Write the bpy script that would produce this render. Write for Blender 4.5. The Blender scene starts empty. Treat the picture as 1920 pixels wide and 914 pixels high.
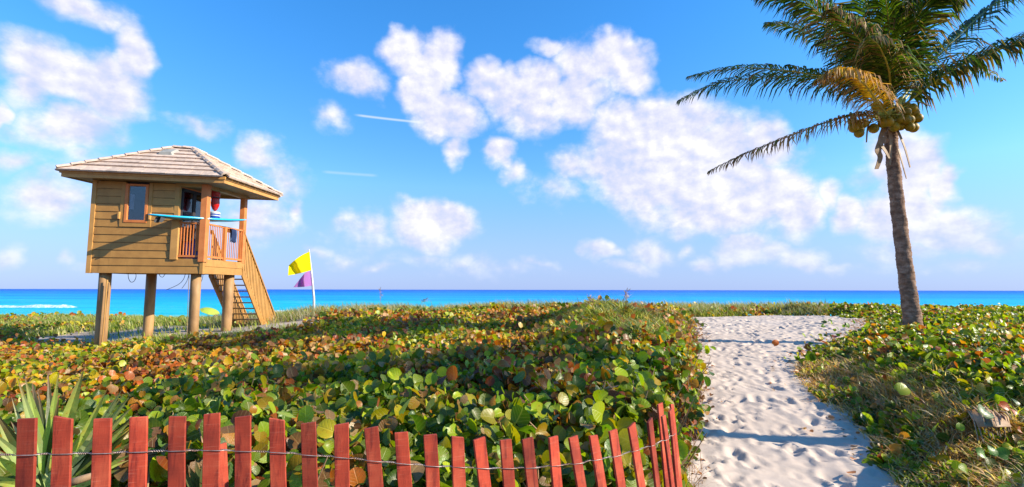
import bpy, math, random
import numpy as np
from mathutils import Vector, Matrix
random.seed(7); rng = np.random.default_rng(11)
R = math.radians
C = bpy.context.scene.collection
S = bpy.context.scene

# ------------------------------------------------------------------ camera
CAMZ = 4.0                                   # sea level is z = 0
F = 950.0                                    # focal length in photo pixels
cam_d = bpy.data.cameras.new('camera'); cam = bpy.data.objects.new('camera', cam_d); C.objects.link(cam)
cam_d.sensor_width = 36; cam_d.lens = F/1920*36; cam_d.clip_start = .05; cam_d.clip_end = 90000
RC = Matrix.Rotation(R(90+5.22), 3, 'X') @ Matrix.Rotation(.0018, 3, 'Z')
cam.matrix_world = Matrix.Translation((0, 0, CAMZ)) @ RC.to_4x4()
S.camera = cam
def at(px, py, Y):
    """world point at distance Y (metres along +Y) seen at photo pixel px, py"""
    w = RC @ Vector(((px-960)/F, (457-py)/F, -1))
    return Vector((0, 0, CAMZ)) + w*(Y/w.y)

# ------------------------------------------------------------------ light
SUN_AZ, SUN_EL = 8.5, 28.0      # azimuth: degrees from +X towards -Y
az = R(SUN_AZ); el = R(SUN_EL)
tosun = Vector((math.cos(az)*math.cos(el), -math.sin(az)*math.cos(el), math.sin(el)))
sl = bpy.data.lights.new('sun', 'SUN'); so = bpy.data.objects.new('sun', sl); C.objects.link(so)
sl.energy = 5.0; sl.angle = R(.5); sl.color = (1, .90, .71)
so.rotation_euler = tosun.to_track_quat('Z', 'Y').to_euler()
S.view_settings.view_transform = 'Standard'; S.view_settings.look = 'None'
S.view_settings.exposure = .85; S.view_settings.gamma = 1
S.render.engine = 'CYCLES'
S.cycles.use_denoising = True
S.cycles.max_bounces = 6; S.cycles.transparent_max_bounces = 8

# node helpers
class NT:
    def __init__(s, tree): s.t = tree; s.n = tree.nodes; s.l = tree.links
    def node(s, typ, ins=None, **kw):
        n = s.n.new(typ)
        for k, v in kw.items(): setattr(n, k, v)
        for k, v in (ins or {}).items(): s.put(n.inputs[k], v)
        return n
    def put(s, sock, v):
        if isinstance(v, bpy.types.NodeSocket): s.l.new(v, sock)
        elif isinstance(v, bpy.types.Node): s.l.new(v.outputs[0], sock)
        else: sock.default_value = v
    def math(s, op, a, b=0.0, c=None, clamp=False):
        n = s.n.new('ShaderNodeMath'); n.operation = op; n.use_clamp = clamp
        s.put(n.inputs[0], a); s.put(n.inputs[1], b)
        if c is not None: s.put(n.inputs[2], c)
        return n.outputs[0]
    def mix(s, fac, a, b, mode='MIX'):
        n = s.n.new('ShaderNodeMix'); n.data_type = 'RGBA'; n.blend_type = mode
        s.put(n.inputs[0], fac); s.put(n.inputs[6], a); s.put(n.inputs[7], b)
        return n.outputs[2]
    def ramp(s, fac, stops, interp='LINEAR'):
        n = s.n.new('ShaderNodeValToRGB'); n.color_ramp.interpolation = interp
        e = n.color_ramp.elements
        while len(e) < len(stops): e.new(.5)
        for i, (p, c) in enumerate(stops):
            e[i].position = p; e[i].color = (*c, 1) if len(c) == 3 else c
        s.put(n.inputs[0], fac); return n.outputs[0]
    def noise(s, vec, scale=5, detail=2, rough=.5, dist=0):
        n = s.n.new('ShaderNodeTexNoise')
        if vec is not None: s.put(n.inputs['Vector'], vec)
        n.inputs['Scale'].default_value = scale; n.inputs['Detail'].default_value = detail
        n.inputs['Roughness'].default_value = rough; n.inputs['Distortion'].default_value = dist
        return n
    def step(s, v, a, b):
        n = s.n.new('ShaderNodeMapRange'); n.interpolation_type = 'SMOOTHSTEP'
        s.put(n.inputs[0], v); n.inputs[1].default_value = a; n.inputs[2].default_value = b
        return n.outputs[0]
def c4(c): return (*c, 1)

# ------------------------------------------------------------------ sky
W = bpy.data.worlds.new('World'); S.world = W; W.use_nodes = True
w = NT(W.node_tree); w.n.clear()
sky = w.node('ShaderNodeTexSky', sky_type='NISHITA', sun_disc=False, sun_elevation=el, sun_rotation=R(90)+az)
sky.air_density = 1.0; sky.dust_density = .4; sky.ozone_density = 2.0; sky.altitude = 0
geo = w.node('ShaderNodeTexCoord')
sep = w.node('ShaderNodeSeparateXYZ', {0: geo.outputs['Generated']})
azn = w.math('ARCTAN2', sep.outputs[0], sep.outputs[1])
hor = w.math('SQRT', w.math('ADD', w.math('MULTIPLY', sep.outputs[0], sep.outputs[0]), w.math('MULTIPLY', sep.outputs[1], sep.outputs[1])))
eln = w.math('ARCTAN2', sep.outputs[2], hor)
P = w.node('ShaderNodeCombineXYZ', {0: azn, 1: eln, 2: 0.0}).outputs[0]
def vop(op, a, b=None, c=None):
    n = w.n.new('ShaderNodeVectorMath'); n.operation = op
    w.put(n.inputs[0], a)
    if b is not None: w.put(n.inputs[1], b)
    if c is not None: w.put(n.inputs[2], c)
    return n
# domain warp so cloud edges billow
wn = w.noise(P, 9, 3, .55)
warp = vop('MULTIPLY_ADD', vop('SUBTRACT', wn.outputs['Color'], (.5, .5, .5)).outputs[0], (.10, .075, 0), P).outputs[0]
def ae(px, py):
    d = RC @ Vector(((px-960)/F, (457-py)/F, -1))
    return math.atan2(d.x, d.y), math.atan2(d.z, math.hypot(d.x, d.y))
CL = [ # px, py, rx, ry, weight
 (150,15,95,32,.75),(238,95,42,60,.85),(110,135,120,62,.95),(190,165,80,65,1),(130,240,95,62,.85),(55,165,60,60,.75),(5,225,22,45,.8),
 (30,315,70,32,.55),(110,388,85,52,.8),(12,482,26,24,.7),(365,225,52,26,.6),(485,292,48,42,.8),(525,340,55,50,.6),(480,410,80,60,.65),
 (552,392,25,34,.7),(160,300,60,50,.5),
 (665,150,62,38,.75),(765,100,52,46,1),(828,112,42,58,1),(800,165,50,50,1),(840,215,66,52,1),(862,272,24,34,.8),(905,150,40,38,.9),
 (955,178,60,44,.95),(1012,165,48,46,.95),(1035,92,42,26,.8),(1085,125,62,62,.9),(1150,108,60,52,1),(1175,140,40,50,.8),(1075,180,72,52,.95),(990,215,70,46,.8),
 (935,292,34,34,.85),(965,325,30,26,.6),(1075,305,58,34,.6),(620,222,40,22,.5),(1030,345,70,35,.35),
 (1195,240,92,66,1),(1275,240,92,66,1),(1170,310,90,72,1),(1250,330,130,90,1.05),(1330,300,100,90,1),(1425,265,62,60,.85),(1400,350,135,85,1),(1330,390,170,62,.9),
 (1490,410,62,52,.9),(1560,365,38,42,.8),(1595,405,42,40,.85),(1705,320,70,90,.95),(1690,400,100,62,.95),(1765,345,36,50,.95),(1790,430,95,52,.9),(1860,460,70,34,.75),
 (1690,270,60,40,.8),(1620,345,45,45,.4),(1480,365,55,50,.7),
 (820,430,80,46,1),(790,410,50,36,.9),(680,432,60,36,.6),(1125,472,36,20,.85),(1215,472,52,26,.8),(1400,470,60,30,.9),(1450,480,50,22,.7),
 (1325,492,34,16,.7),(1500,490,70,24,.75),(800,485,70,18,.45),(640,480,40,18,.4),(130,485,30,16,.5),(1700,470,120,34,.55),(940,500,120,20,.35),(250,505,80,16,.3),(1180,500,60,14,.5),(1290,470,26,14,.6),(1580,505,60,14,.5),(880,488,40,14,.45),(720,500,50,12,.4),(1800,505,90,16,.45),(600,470,24,14,.5),(1000,488,40,12,.4)]
M = None
for (px, py, rx, ry, wt) in CL:
    if wt >= .85: wt *= 1.22
    a0, e0 = ae(px, py); a1, _ = ae(px+rx, py); _, e1 = ae(px, py-ry)
    ia, ie = 1/(a1-a0)/1.25, 1/(e1-e0)/1.25
    v = vop('MULTIPLY_ADD', warp, (ia, ie, 0), (-a0*ia, -e0*ie, 0)).outputs[0]
    ln = vop('LENGTH', v).outputs['Value']
    m = w.math('MULTIPLY_ADD', ln, -wt, wt)
    M = m if M is None else w.math('MAXIMUM', M, m)
# the rest of the sky: the same kind of broken cloud, outside the frame
gen = w.noise(geo.outputs['Generated'], 2.6, 4, .55)
outside = w.math('ADD', w.step(w.math('ABSOLUTE', azn), .80, 1.0), w.step(eln, .58, .72), clamp=True)
Mg = w.math('MULTIPLY', w.math('MULTIPLY_ADD', gen.outputs[0], 4.0, -2.6), outside)
Mg = w.math('SUBTRACT', Mg, w.math('MULTIPLY', w.math('SUBTRACT', 1.0, outside), 1.0))
M = w.math('MAXIMUM', M, Mg)
Ps = vop('MULTIPLY', P, (1, 1.25, 1)).outputs[0]
n1 = w.noise(Ps, 13, 8, .58)
dens = w.math('MULTIPLY_ADD', w.math('SUBTRACT', n1.outputs[0], .5), 1.12, M)
alpha = w.step(dens, .0, .64)
Poff = vop('ADD', Ps, (.014, .016, 0)).outputs[0]
n2 = w.noise(Poff, 13, 5, .55)
n3 = w.noise(Ps, 24, 6, .55); n4 = w.noise(vop('ADD', Ps, (.010, .013, 0)).outputs[0], 24, 4, .55)
relief = w.math('ADD', w.math('SUBTRACT', n1.outputs[0], n2.outputs[0]), w.math('MULTIPLY', w.math('SUBTRACT', n3.outputs[0], n4.outputs[0]), .55))
big = w.noise(P, 6, 3, .5)
shade = w.math('ADD', w.math('MULTIPLY_ADD', relief, 2.5, .50), w.math('MULTIPLY_ADD', big.outputs[0], 1.1, -.50), clamp=True)
cloudcol = w.ramp(shade, [(0, (.58, .66, .95)), (.4, (.75, .76, .97)), (.75, (.90, .89, 1.0)), (1, (1.03, 1.0, 1.04))])
# sky: the Nishita colours pushed to the photograph's strong azure, hazier towards the horizon
satur = w.node('ShaderNodeHueSaturation', {'Saturation': 1.2, 'Value': 1.0, 'Color': sky.outputs[0]}).outputs[0]
skystr = w.node('ShaderNodeVectorMath', operation='SCALE'); w.put(skystr.inputs[0], satur); skystr.inputs['Scale'].default_value = .13
tint = w.ramp(w.step(eln, 0, .55), [(0, (.62, .78, 1.05)), (.3, (.92, 1.28, 1.52)), (1, (.66, 1.48, 1.95))])
base = w.mix(1.0, skystr.outputs[0], tint, 'MULTIPLY')
hz = w.math('MULTIPLY', w.math('SUBTRACT', 1.0, w.step(eln, -.02, .24)), .72)
horizon_c = c4((.37, .51, .95))
base = w.mix(hz, base, horizon_c)
lowfade = w.math('MULTIPLY', alpha, w.math('MULTIPLY_ADD', w.step(eln, .0, .14), .45, .5))
final = w.mix(lowfade, base, w.mix(1.0, cloudcol, c4((.88, .88, .88)), 'MULTIPLY'))
# two thin ice streaks
for (x0, y0, x1, y1, wd, st) in [(660, 215, 802, 231, 3.2, .55), (600, 322, 712, 330, 4.0, .22)]:
    a0, e0 = ae(x0, y0); a1, e1 = ae(x1, y1); L = math.hypot(a1-a0, e1-e0); ux, uy = (a1-a0)/L, (e1-e0)/L
    r = vop('SUBTRACT', P, (a0, e0, 0)).outputs[0]
    al = vop('DOT_PRODUCT', r, (ux/L, uy/L, 0)).outputs['Value']
    cr = w.math('ABSOLUTE', vop('DOT_PRODUCT', r, (-uy, ux, 0)).outputs['Value'])
    k = w.math('MULTIPLY', w.step(al, 0, .15), w.math('SUBTRACT', 1.0, w.step(al, .85, 1.0)))
    k = w.math('MULTIPLY', k, w.math('SUBTRACT', 1.0, w.step(cr, 0, wd/F)))
    final = w.mix(w.math('MULTIPLY', k, st), final, c4((.8, .85, 1)))
bg = w.node('ShaderNodeBackground', {'Color': final, 'Strength': .68})
ow = w.node('ShaderNodeOutputWorld', {'Surface': bg})
W.cycles.sampling_method = 'MANUAL'; W.cycles.sample_map_resolution = 512

M_ground = None
# ------------------------------------------------------------------ object helpers
def tag(o, label=None, cat=None, group=None, kind=None):
    if label: o['label'] = label
    if cat: o['category'] = cat
    if group: o['group'] = group
    if kind: o['kind'] = kind
    return o
def rootpos(o):
    p = Vector((0, 0, 0))
    while o is not None: p += o.location; o = o.parent
    return p
def mesh_np(name, V, Fc, mat, parent=None, smooth=False, col=None, uv=None, fsize=None):
    """V (n,3) world coordinates, Fc (m,k) int array or list of index lists"""
    V = np.asarray(V, dtype=np.float64).reshape(-1, 3)
    if parent is not None: V = V - np.array(rootpos(parent))
    me = bpy.data.meshes.new(name)
    if isinstance(Fc, np.ndarray):
        m, k = Fc.shape
        me.vertices.add(len(V)); me.vertices.foreach_set('co', V.astype(np.float32).ravel())
        me.loops.add(m*k); me.loops.foreach_set('vertex_index', Fc.astype(np.int32).ravel())
        me.polygons.add(m); me.polygons.foreach_set('loop_start', np.arange(0, m*k, k, dtype=np.int32))
        me.polygons.foreach_set('loop_total', np.full(m, k, dtype=np.int32))
        me.update(calc_edges=True); me.validate()
    else:
        me.from_pydata(V.tolist(), [], Fc); me.update()
    if smooth: me.polygons.foreach_set('use_smooth', [True]*len(me.polygons))
    if col is not None:
        a = me.color_attributes.new('tone', 'FLOAT_COLOR', 'POINT')
        cc = np.ones((len(V), 4), dtype=np.float32); cc[:, :3] = col; cc[:, :3] *= (.76 if mat is not M_ground else 1); a.data.foreach_set('color', cc.ravel())
    if uv is not None:
        a = me.attributes.new('leafuv', 'FLOAT_VECTOR', 'POINT')
        uu = np.zeros((len(V), 3), dtype=np.float32); uu[:, :2] = uv; a.data.foreach_set('vector', uu.ravel())
    if mat is not None: me.materials.append(mat)
    o = bpy.data.objects.new(name, me); C.objects.link(o)
    if parent is not None: o.parent = parent
    return o
def empty(name, loc, label=None, cat=None, group=None):
    o = bpy.data.objects.new(name, None); C.objects.link(o); o.location = loc; o.empty_display_size = .2
    return tag(o, label, cat, group)
class MB:
    """collects shapes; build() links them as one mesh"""
    def __init__(s): s.v = []; s.f = []
    def add(s, vs, fs):
        b = len(s.v); s.v += [tuple(p) for p in vs]; s.f += [[b+i for i in q] for q in fs]; return s
    def hexa(s, c):   # 8 corners: bottom 4 ccw, top 4 ccw
        return s.add(c, [[3,2,1,0],[4,5,6,7],[0,1,5,4],[1,2,6,5],[2,3,7,6],[3,0,4,7]])
    def box(s, x0, x1, y0, y1, z0, z1, f=lambda p: p):
        return s.hexa([f(Vector(p)) for p in ((x0,y0,z0),(x1,y0,z0),(x1,y1,z0),(x0,y1,z0),(x0,y0,z1),(x1,y0,z1),(x1,y1,z1),(x0,y1,z1))])
    def tube(s, pts, rad, n=8, caps=True):
        pts = [Vector(p) for p in pts]; K = len(pts)
        if not hasattr(rad, '__len__'): rad = [rad]*K
        vs = []; up = None
        for i, p in enumerate(pts):
            t = (pts[min(i+1, K-1)]-pts[max(i-1, 0)]).normalized()
            if up is None:
                up = Vector((0, 0, 1)) if abs(t.z) < .9 else Vector((0, 1, 0))
            a = up.cross(t).normalized(); b = t.cross(a).normalized(); up = b
            for k in range(n):
                th = 2*math.pi*k/n; vs.append(p + a*(rad[i]*math.cos(th)) + b*(rad[i]*math.sin(th)))
        fs = [[i*n+k, i*n+(k+1) % n, (i+1)*n+(k+1) % n, (i+1)*n+k] for i in range(K-1) for k in range(n)]
        if caps: fs += [list(range(n))[::-1], [(K-1)*n+k for k in range(n)]]
        return s.add(vs, fs)
    def lathe(s, base, prof, n=16, axis=Vector((0, 0, 1))):
        base = Vector(base); q = axis.to_track_quat('Z', 'Y'); vs = []
        for (r, z) in prof:
            for k in range(n):
                th = 2*math.pi*k/n; vs.append(base + q @ Vector((r*math.cos(th), r*math.sin(th), z)))
        K = len(prof)
        fs = [[i*n+k, i*n+(k+1) % n, (i+1)*n+(k+1) % n, (i+1)*n+k] for i in range(K-1) for k in range(n)]
        fs += [list(range(n))[::-1], [(K-1)*n+k for k in range(n)]]
        return s.add(vs, fs)
    def build(s, name, mat, parent=None, smooth=False, bevel=0):
        o = mesh_np(name, s.v, s.f, mat, parent, smooth)
        if bevel:
            b = o.modifiers.new('bevel', 'BEVEL'); b.width = bevel; b.segments = 2; b.limit_method = 'ANGLE'
        return o

# ------------------------------------------------------------------ materials
def mat(name, build):
    m = bpy.data.materials.new(name); m.use_nodes = True; t = NT(m.node_tree); t.n.clear()
    out = t.n.new('ShaderNodeOutputMaterial'); sh = build(t, out)
    if sh is not None: t.put(out.inputs['Surface'], sh)
    return m
def princ(t, col, rough=.6, spec=.5, bump=None, bs=.3, bd=.01, **kw):
    p = t.node('ShaderNodeBsdfPrincipled', {'Base Color': col, 'Roughness': rough, 'Specular IOR Level': spec})
    for k, v in kw.items(): t.put(p.inputs[k], v)
    if bump is not None:
        b = t.node('ShaderNodeBump', {'Height': bump, 'Strength': bs, 'Distance': bd}); t.put(p.inputs['Normal'], b.outputs[0])
    return p.outputs[0]
def painted(name, c, c2=None, rough=.55, scale=6, stretch=(1, 1, 1), bs=.25, spec=.35, rnd=.12, wear=.4):
    def f(t, out):
        tc = t.node('ShaderNodeTexCoord').outputs['Object']
        v = t.node('ShaderNodeMapping', {0: tc, 'Scale': stretch}).outputs[0]
        n = t.noise(v, scale, 6, .6); n2 = t.noise(tc, scale*6, 4, .6)
        cc = t.mix(t.step(n.outputs[0], .35, .7), c4([x*.78 for x in c]), c4([x*.78 for x in (c2 or [y*.78 for y in c])]))
        stn = t.noise(t.node('ShaderNodeMapping', {0: tc, 'Scale': (9, 9, 1.1)}).outputs[0], 1, 5, .65)
        cc = t.mix(t.math('MULTIPLY', t.step(stn.outputs[0], .52, .72), wear), cc, t.mix(1.0, cc, c4((.52, .50, .50)), 'MULTIPLY'))
        oi = t.node('ShaderNodeObjectInfo').outputs['Random']
        cc = t.mix(1.0, cc, t.node('ShaderNodeCombineXYZ', {i: t.math('MULTIPLY_ADD', oi, rnd, 1-rnd/2) for i in range(3)}).outputs[0], 'MULTIPLY')
        return princ(t, cc, rough, spec, t.math('ADD', n.outputs[0], t.math('MULTIPLY', n2.outputs[0], .4)), bs, .004)
    return mat(name, f)
def wood(name, c, c2, rough=.6, axis=2, scale=5, bs=.5, rnd=.25):
    st = [14, 14, 14]; st[axis] = .8
    return painted(name, c, c2, rough, scale, tuple(st), bs, .3, rnd)
M_tan = painted('tan paint', (.52, .262, .068), (.42, .205, .052), .5, 3, rnd=.08)
M_tan2 = painted('sunlit tan trim paint', (.66, .34, .10), (.56, .28, .08), .5, 3, rnd=.05)  # siding tan again, brighter: sunlight on the trim put into the colour
M_orange = painted('orange paint', (.78, .25, .07), (.66, .20, .05), .45, 5, rnd=.06)
M_leg = painted('tan pile paint', (.54, .31, .13), (.34, .18, .075), .6, 2.5, (1, 1, .4), bs=.5)
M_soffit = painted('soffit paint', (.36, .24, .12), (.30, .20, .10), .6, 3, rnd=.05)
M_tile = painted('sandy roof tile', (.76, .58, .46), (.60, .45, .36), .85, 9, bs=.6, spec=.15, rnd=.22)
M_dark = painted('dark cable rubber', (.03, .03, .04), rough=.5)
M_white = painted('white paint', (.80, .80, .82), rough=.4)
M_grey = painted('grey vent metal', (.45, .43, .38), rough=.5)
M_blue = painted('blue plastic', (.01, .06, .42), rough=.3, spec=.5)
M_red = painted('red plastic', (.70, .012, .01), rough=.3, spec=.5)
M_board = painted('turquoise surfboard gloss', (.02, .58, 1.0), (.015, .52, .95), .22, 3, bs=.02, spec=.6)
M_cream = painted('cream underside', (.72, .55, .42), rough=.5)
M_cloth = painted('dark blue cloth', (.03, .05, .13), rough=.9, spec=.1)
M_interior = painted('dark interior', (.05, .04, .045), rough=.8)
def f_glass(t, out):
    lw = t.node('ShaderNodeFresnel', {'IOR': 1.6}).outputs[0]
    b = t.node('ShaderNodeBump', {'Height': t.noise(t.node('ShaderNodeTexCoord').outputs['Object'], 3, 1).outputs[0], 'Strength': .12, 'Distance': .02}).outputs[0]
    g = t.node('ShaderNodeBsdfGlossy', {'Roughness': .04, 'Normal': b}); tr = t.node('ShaderNodeBsdfTransparent', {'Color': c4((.72, .74, .80))})
    return t.node('ShaderNodeMixShader', {0: t.math('MULTIPLY_ADD', lw, .9, .06), 1: tr.outputs[0], 2: g.outputs[0]}).outputs[0]
M_glass = mat('window glass', f_glass)
def f_picket(t, out):
    tc = t.node('ShaderNodeTexCoord').outputs['Object']
    oi = t.node('ShaderNodeObjectInfo').outputs['Random']
    off = vadd = t.node('ShaderNodeVectorMath', {0: tc, 1: t.node('ShaderNodeCombineXYZ', {0: t.math('MULTIPLY', oi, 9.0), 2: t.math('MULTIPLY', oi, 31.0)}).outputs[0]}, operation='ADD').outputs[0]
    g = t.noise(t.node('ShaderNodeMapping', {0: off, 'Scale': (60, 60, 9)}).outputs[0], 1, 6, .65, .4)
    sw = t.noise(t.node('ShaderNodeMapping', {0: off, 'Scale': (16, 16, 240)}).outputs[0], 1, 3, .6)
    pl = t.noise(off, 9, 3, .55)
    kn = t.node('ShaderNodeTexVoronoi', {'Vector': t.node('ShaderNodeMapping', {0: off, 'Scale': (26, 26, 9)}).outputs[0], 'Scale': 1.0})
    c = t.ramp(pl.outputs[0], [(.22, (.13, .015, .009)), (.5, (.38, .046, .020)), (.78, (.54, .11, .05))])
    c = t.mix(t.math('MULTIPLY', t.step(g.outputs[0], .48, .70), .75), c, c4((.12, .010, .008)))
    c = t.mix(t.math('MULTIPLY', t.step(sw.outputs[0], .55, .8), .45), c, c4((.52, .17, .11)))
    c = t.mix(t.math('MULTIPLY', t.math('SUBTRACT', 1.0, t.step(kn.outputs['Distance'], .05, .14)), .7), c, c4((.10, .01, .008)))
    c = t.mix(1.0, c, t.node('ShaderNodeCombineXYZ', {i: t.math('MULTIPLY_ADD', oi, .75, .62) for i in range(3)}).outputs[0], 'MULTIPLY')
    h = t.math('ADD', t.math('MULTIPLY', g.outputs[0], 1.0), t.math('MULTIPLY', sw.outputs[0], .5))
    return princ(t, c, .68, .3, h, .7, .0015)
M_picket = mat('red stained rough lath', f_picket)
def f_wire(t, out):
    n = t.noise(t.node('ShaderNodeTexCoord').outputs['Object'], 40, 3)
    return princ(t, t.ramp(n.outputs[0], [(.35, (.22, .13, .10)), (.65, (.42, .36, .34))]), .45, .5, Metallic=.6)
M_wire = mat('weathered fence wire', f_wire)

def leaf_mat(name, veins=True, transl=.40, rough=.36, spec=.36):
    def f(t, out):
        at_ = t.node('ShaderNodeAttribute', attribute_name='tone')
        col = at_.outputs['Color']
        tc = t.node('ShaderNodeTexCoord').outputs['Object']
        n = t.noise(tc, 18, 4, .6)
        sp = t.noise(tc, 55, 2, .6); c = t.mix(t.math('MULTIPLY', t.step(sp.outputs[0], .62, .72), .6), col, c4((.10, .045, .015)))
        c = t.mix(t.math('MULTIPLY', t.step(n.outputs[0], .45, .75), .5), c, t.mix(1.0, col, c4((1.35, .62, .35)), 'MULTIPLY'))
        h = n.outputs[0]
        if veins:
            uv = t.node('ShaderNodeAttribute', attribute_name='leafuv').outputs['Vector']
            s = t.node('ShaderNodeSeparateXYZ', {0: uv})
            ax = t.math('ABSOLUTE', s.outputs[0])
            mid = t.math('SUBTRACT', 1.0, t.step(ax, .015, .05))
            q = t.math('FRACT', t.math('MULTIPLY', t.math('SUBTRACT', s.outputs[1], t.math('MULTIPLY', ax, .75)), 4.5))
            sv = t.math('SUBTRACT', 1.0, t.step(t.math('ABSOLUTE', t.math('SUBTRACT', q, .5)), .04, .13))
            v = t.math('MAXIMUM', mid, t.math('MULTIPLY', sv, .6))
            c = t.mix(t.math('MULTIPLY', v, .45), c, t.mix(.5, t.mix(1.0, col, c4((1.8, 1.7, 1.3)), 'MULTIPLY'), c4((.35, .30, .10))))
            h = t.math('ADD', t.math('MULTIPLY', v, -.8), h)
        p = princ(t, c, rough, spec, h, .35, .006)
        tr = t.node('ShaderNodeBsdfTranslucent', {'Color': t.mix(1.0, c, c4((1.25, 1.35, .5)), 'MULTIPLY')})
        return t.node('ShaderNodeMixShader', {0: transl, 1: p, 2: tr.outputs[0]}).outputs[0]
    return mat(name, f)
M_leaf = leaf_mat('sea grape leaf')
M_grass = leaf_mat('grass blade', False, .42, .5, .3)
M_frond = leaf_mat('palm leaflet', False, .28, .45, .2)
M_blade = leaf_mat('palmetto leaf', False, .35, .4, .3)

def f_sand(t, out):
    tc = t.node('ShaderNodeTexCoord').outputs['Object']
    n = t.noise(tc, .8, 5, .6); f = t.noise(tc, 60, 6, .7); m = t.noise(tc, 7, 4, .55)
    c = t.ramp(n.outputs[0], [(.3, (.51, .405, .33)), (.7, (.59, .475, .395))])
    c = t.mix(t.math('MULTIPLY', t.step(f.outputs[0], .62, .78), .35), c, c4((.30, .24, .20)))
    return princ(t, c, .95, .1, t.math('ADD', t.math('MULTIPLY', f.outputs[0], .25), m.outputs[0]), .45, .02)
M_sand = mat('pale beach sand', f_sand)
def f_litter(t, out):
    tc = t.node('ShaderNodeTexCoord').outputs['Object']
    n = t.noise(tc, .5, 5, .6); f = t.noise(tc, 14, 6, .7)
    at_ = t.node('ShaderNodeAttribute', attribute_name='tone').outputs['Fac']
    c = t.ramp(f.outputs[0], [(.3, (.05, .03, .015)), (.55, (.13, .075, .035)), (.75, (.24, .15, .08))])
    sand = t.ramp(n.outputs[0], [(.3, (.32, .25, .20)), (.7, (.46, .38, .32))])
    k = t.math('ADD', at_, t.math('MULTIPLY', t.math('SUBTRACT', f.outputs[0], .5), .8), clamp=True)
    c = t.mix(t.step(k, .3, .7), c, sand)
    return princ(t, c, .95, .1, f.outputs[0], .8, .03)
M_ground = mat('leaf litter and sand', f_litter)
def f_sea(t, out):
    tc = t.node('ShaderNodeTexCoord').outputs['Object']
    s = t.node('ShaderNodeSeparateXYZ', {0: tc})
    pat = t.noise(t.node('ShaderNodeMapping', {0: tc, 'Scale': (.0035, .018, 1)}).outputs[0], 1, 4, .55)
    pat2 = t.noise(t.node('ShaderNodeMapping', {0: tc, 'Scale': (.012, .11, 1)}).outputs[0], 1, 5, .6)
    wob = t.math('MULTIPLY_ADD', t.math('ADD', t.math('SUBTRACT', pat.outputs[0], .5), t.math('MULTIPLY', t.math('SUBTRACT', pat2.outputs[0], .5), .9)), 1.3, t.math('LOGARITHM', t.math('MAXIMUM', s.outputs[1], 10.0), 10.0))
    c = t.ramp(t.math('MULTIPLY_ADD', wob, .5, -.80), [(.05, (.10, .50, .46)), (.20, (.002, .47, .56)), (.38, (.0, .32, .70)), (.62, (.0, .17, .68)), (.92, (.0, .10, .46))])
    # foam flecks
    fl = t.noise(t.node('ShaderNodeMapping', {0: tc, 'Scale': (.35, 1.1, 1)}).outputs[0], 1, 5, .62)
    band = t.noise(t.node('ShaderNodeMapping', {0: tc, 'Scale': (.02, .07, 1)}).outputs[0], 1, 3, .6)
    foam = t.step(t.math('MULTIPLY_ADD', band.outputs[0], .5, fl.outputs[0]), .90, .99)
    c = t.mix(t.math('MULTIPLY', foam, .75), c, c4((.7, .75, .78)))
    w1 = t.noise(t.node('ShaderNodeMapping', {0: tc, 'Scale': (.10, .45, 1)}).outputs[0], 1, 6, .6)
    w2 = t.noise(t.node('ShaderNodeMapping', {0: tc, 'Scale': (.8, 2.4, 1)}).outputs[0], 1, 4, .6)
    h = t.math('MULTIPLY_ADD', w2.outputs[0], .25, w1.outputs[0])
    return princ(t, c, .5, .12, h, .9, 1.0)
M_sea = mat('turquoise sea water', f_sea)
def f_foam(t, out):
    n = t.noise(t.node('ShaderNodeTexCoord').outputs['Object'], 2.2, 6, .7)
    return princ(t, t.ramp(n.outputs[0], [(.38, (.10, .42, .50)), (.58, (.72, .76, .78))]), .9, .1, n.outputs[0], .8, .15)
M_foam = mat('white sea foam', f_foam)

# ------------------------------------------------------------------ terrain functions (z relative to the camera)
def bil(u, d, US, DS, T):
    u = np.asarray(u, float); d = np.asarray(d, float)
    US = np.array(US); DS = np.array(DS); T = np.array(T)
    u = np.clip(u, US[0], US[-1]-1e-6); d = np.clip(d, DS[0], DS[-1]-1e-6)
    i = np.searchsorted(US, u, 'right')-1; j = np.searchsorted(DS, d, 'right')-1
    fu = (u-US[i])/(US[i+1]-US[i]); fd = (d-DS[j])/(DS[j+1]-DS[j])
    fu = fu*fu*(3-2*fu)
    return (T[i, j]*(1-fu)+T[i+1, j]*fu)*(1-fd)+(T[i, j+1]*(1-fu)+T[i+1, j+1]*fu)*fd
_vn = rng.random((64, 64))
def vnoise(x, y):
    x = np.asarray(x, float); y = np.asarray(y, float)
    xi = np.floor(x).astype(int); yi = np.floor(y).astype(int); fx = x-xi; fy = y-yi
    fx = fx*fx*(3-2*fx); fy = fy*fy*(3-2*fy); g = lambda a, b: _vn[a % 64, b % 64]
    return (g(xi, yi)*(1-fx)+g(xi+1, yi)*fx)*(1-fy)+(g(xi, yi+1)*(1-fx)+g(xi+1, yi+1)*fx)*fy-.5
def fbm(x, y, o=3):
    r = 0; a = 1
    for k in range(o): r = r+a*vnoise(x*2**k+k*17.3, y*2**k+k*9.1); a *= .5
    return r
DS = [1.5, 4, 6, 9, 12, 14, 17, 20, 24, 30, 60, 75]
US = [-1.3, -.85, -.6, -.35, 0, .35, .7, 1.2]
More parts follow.
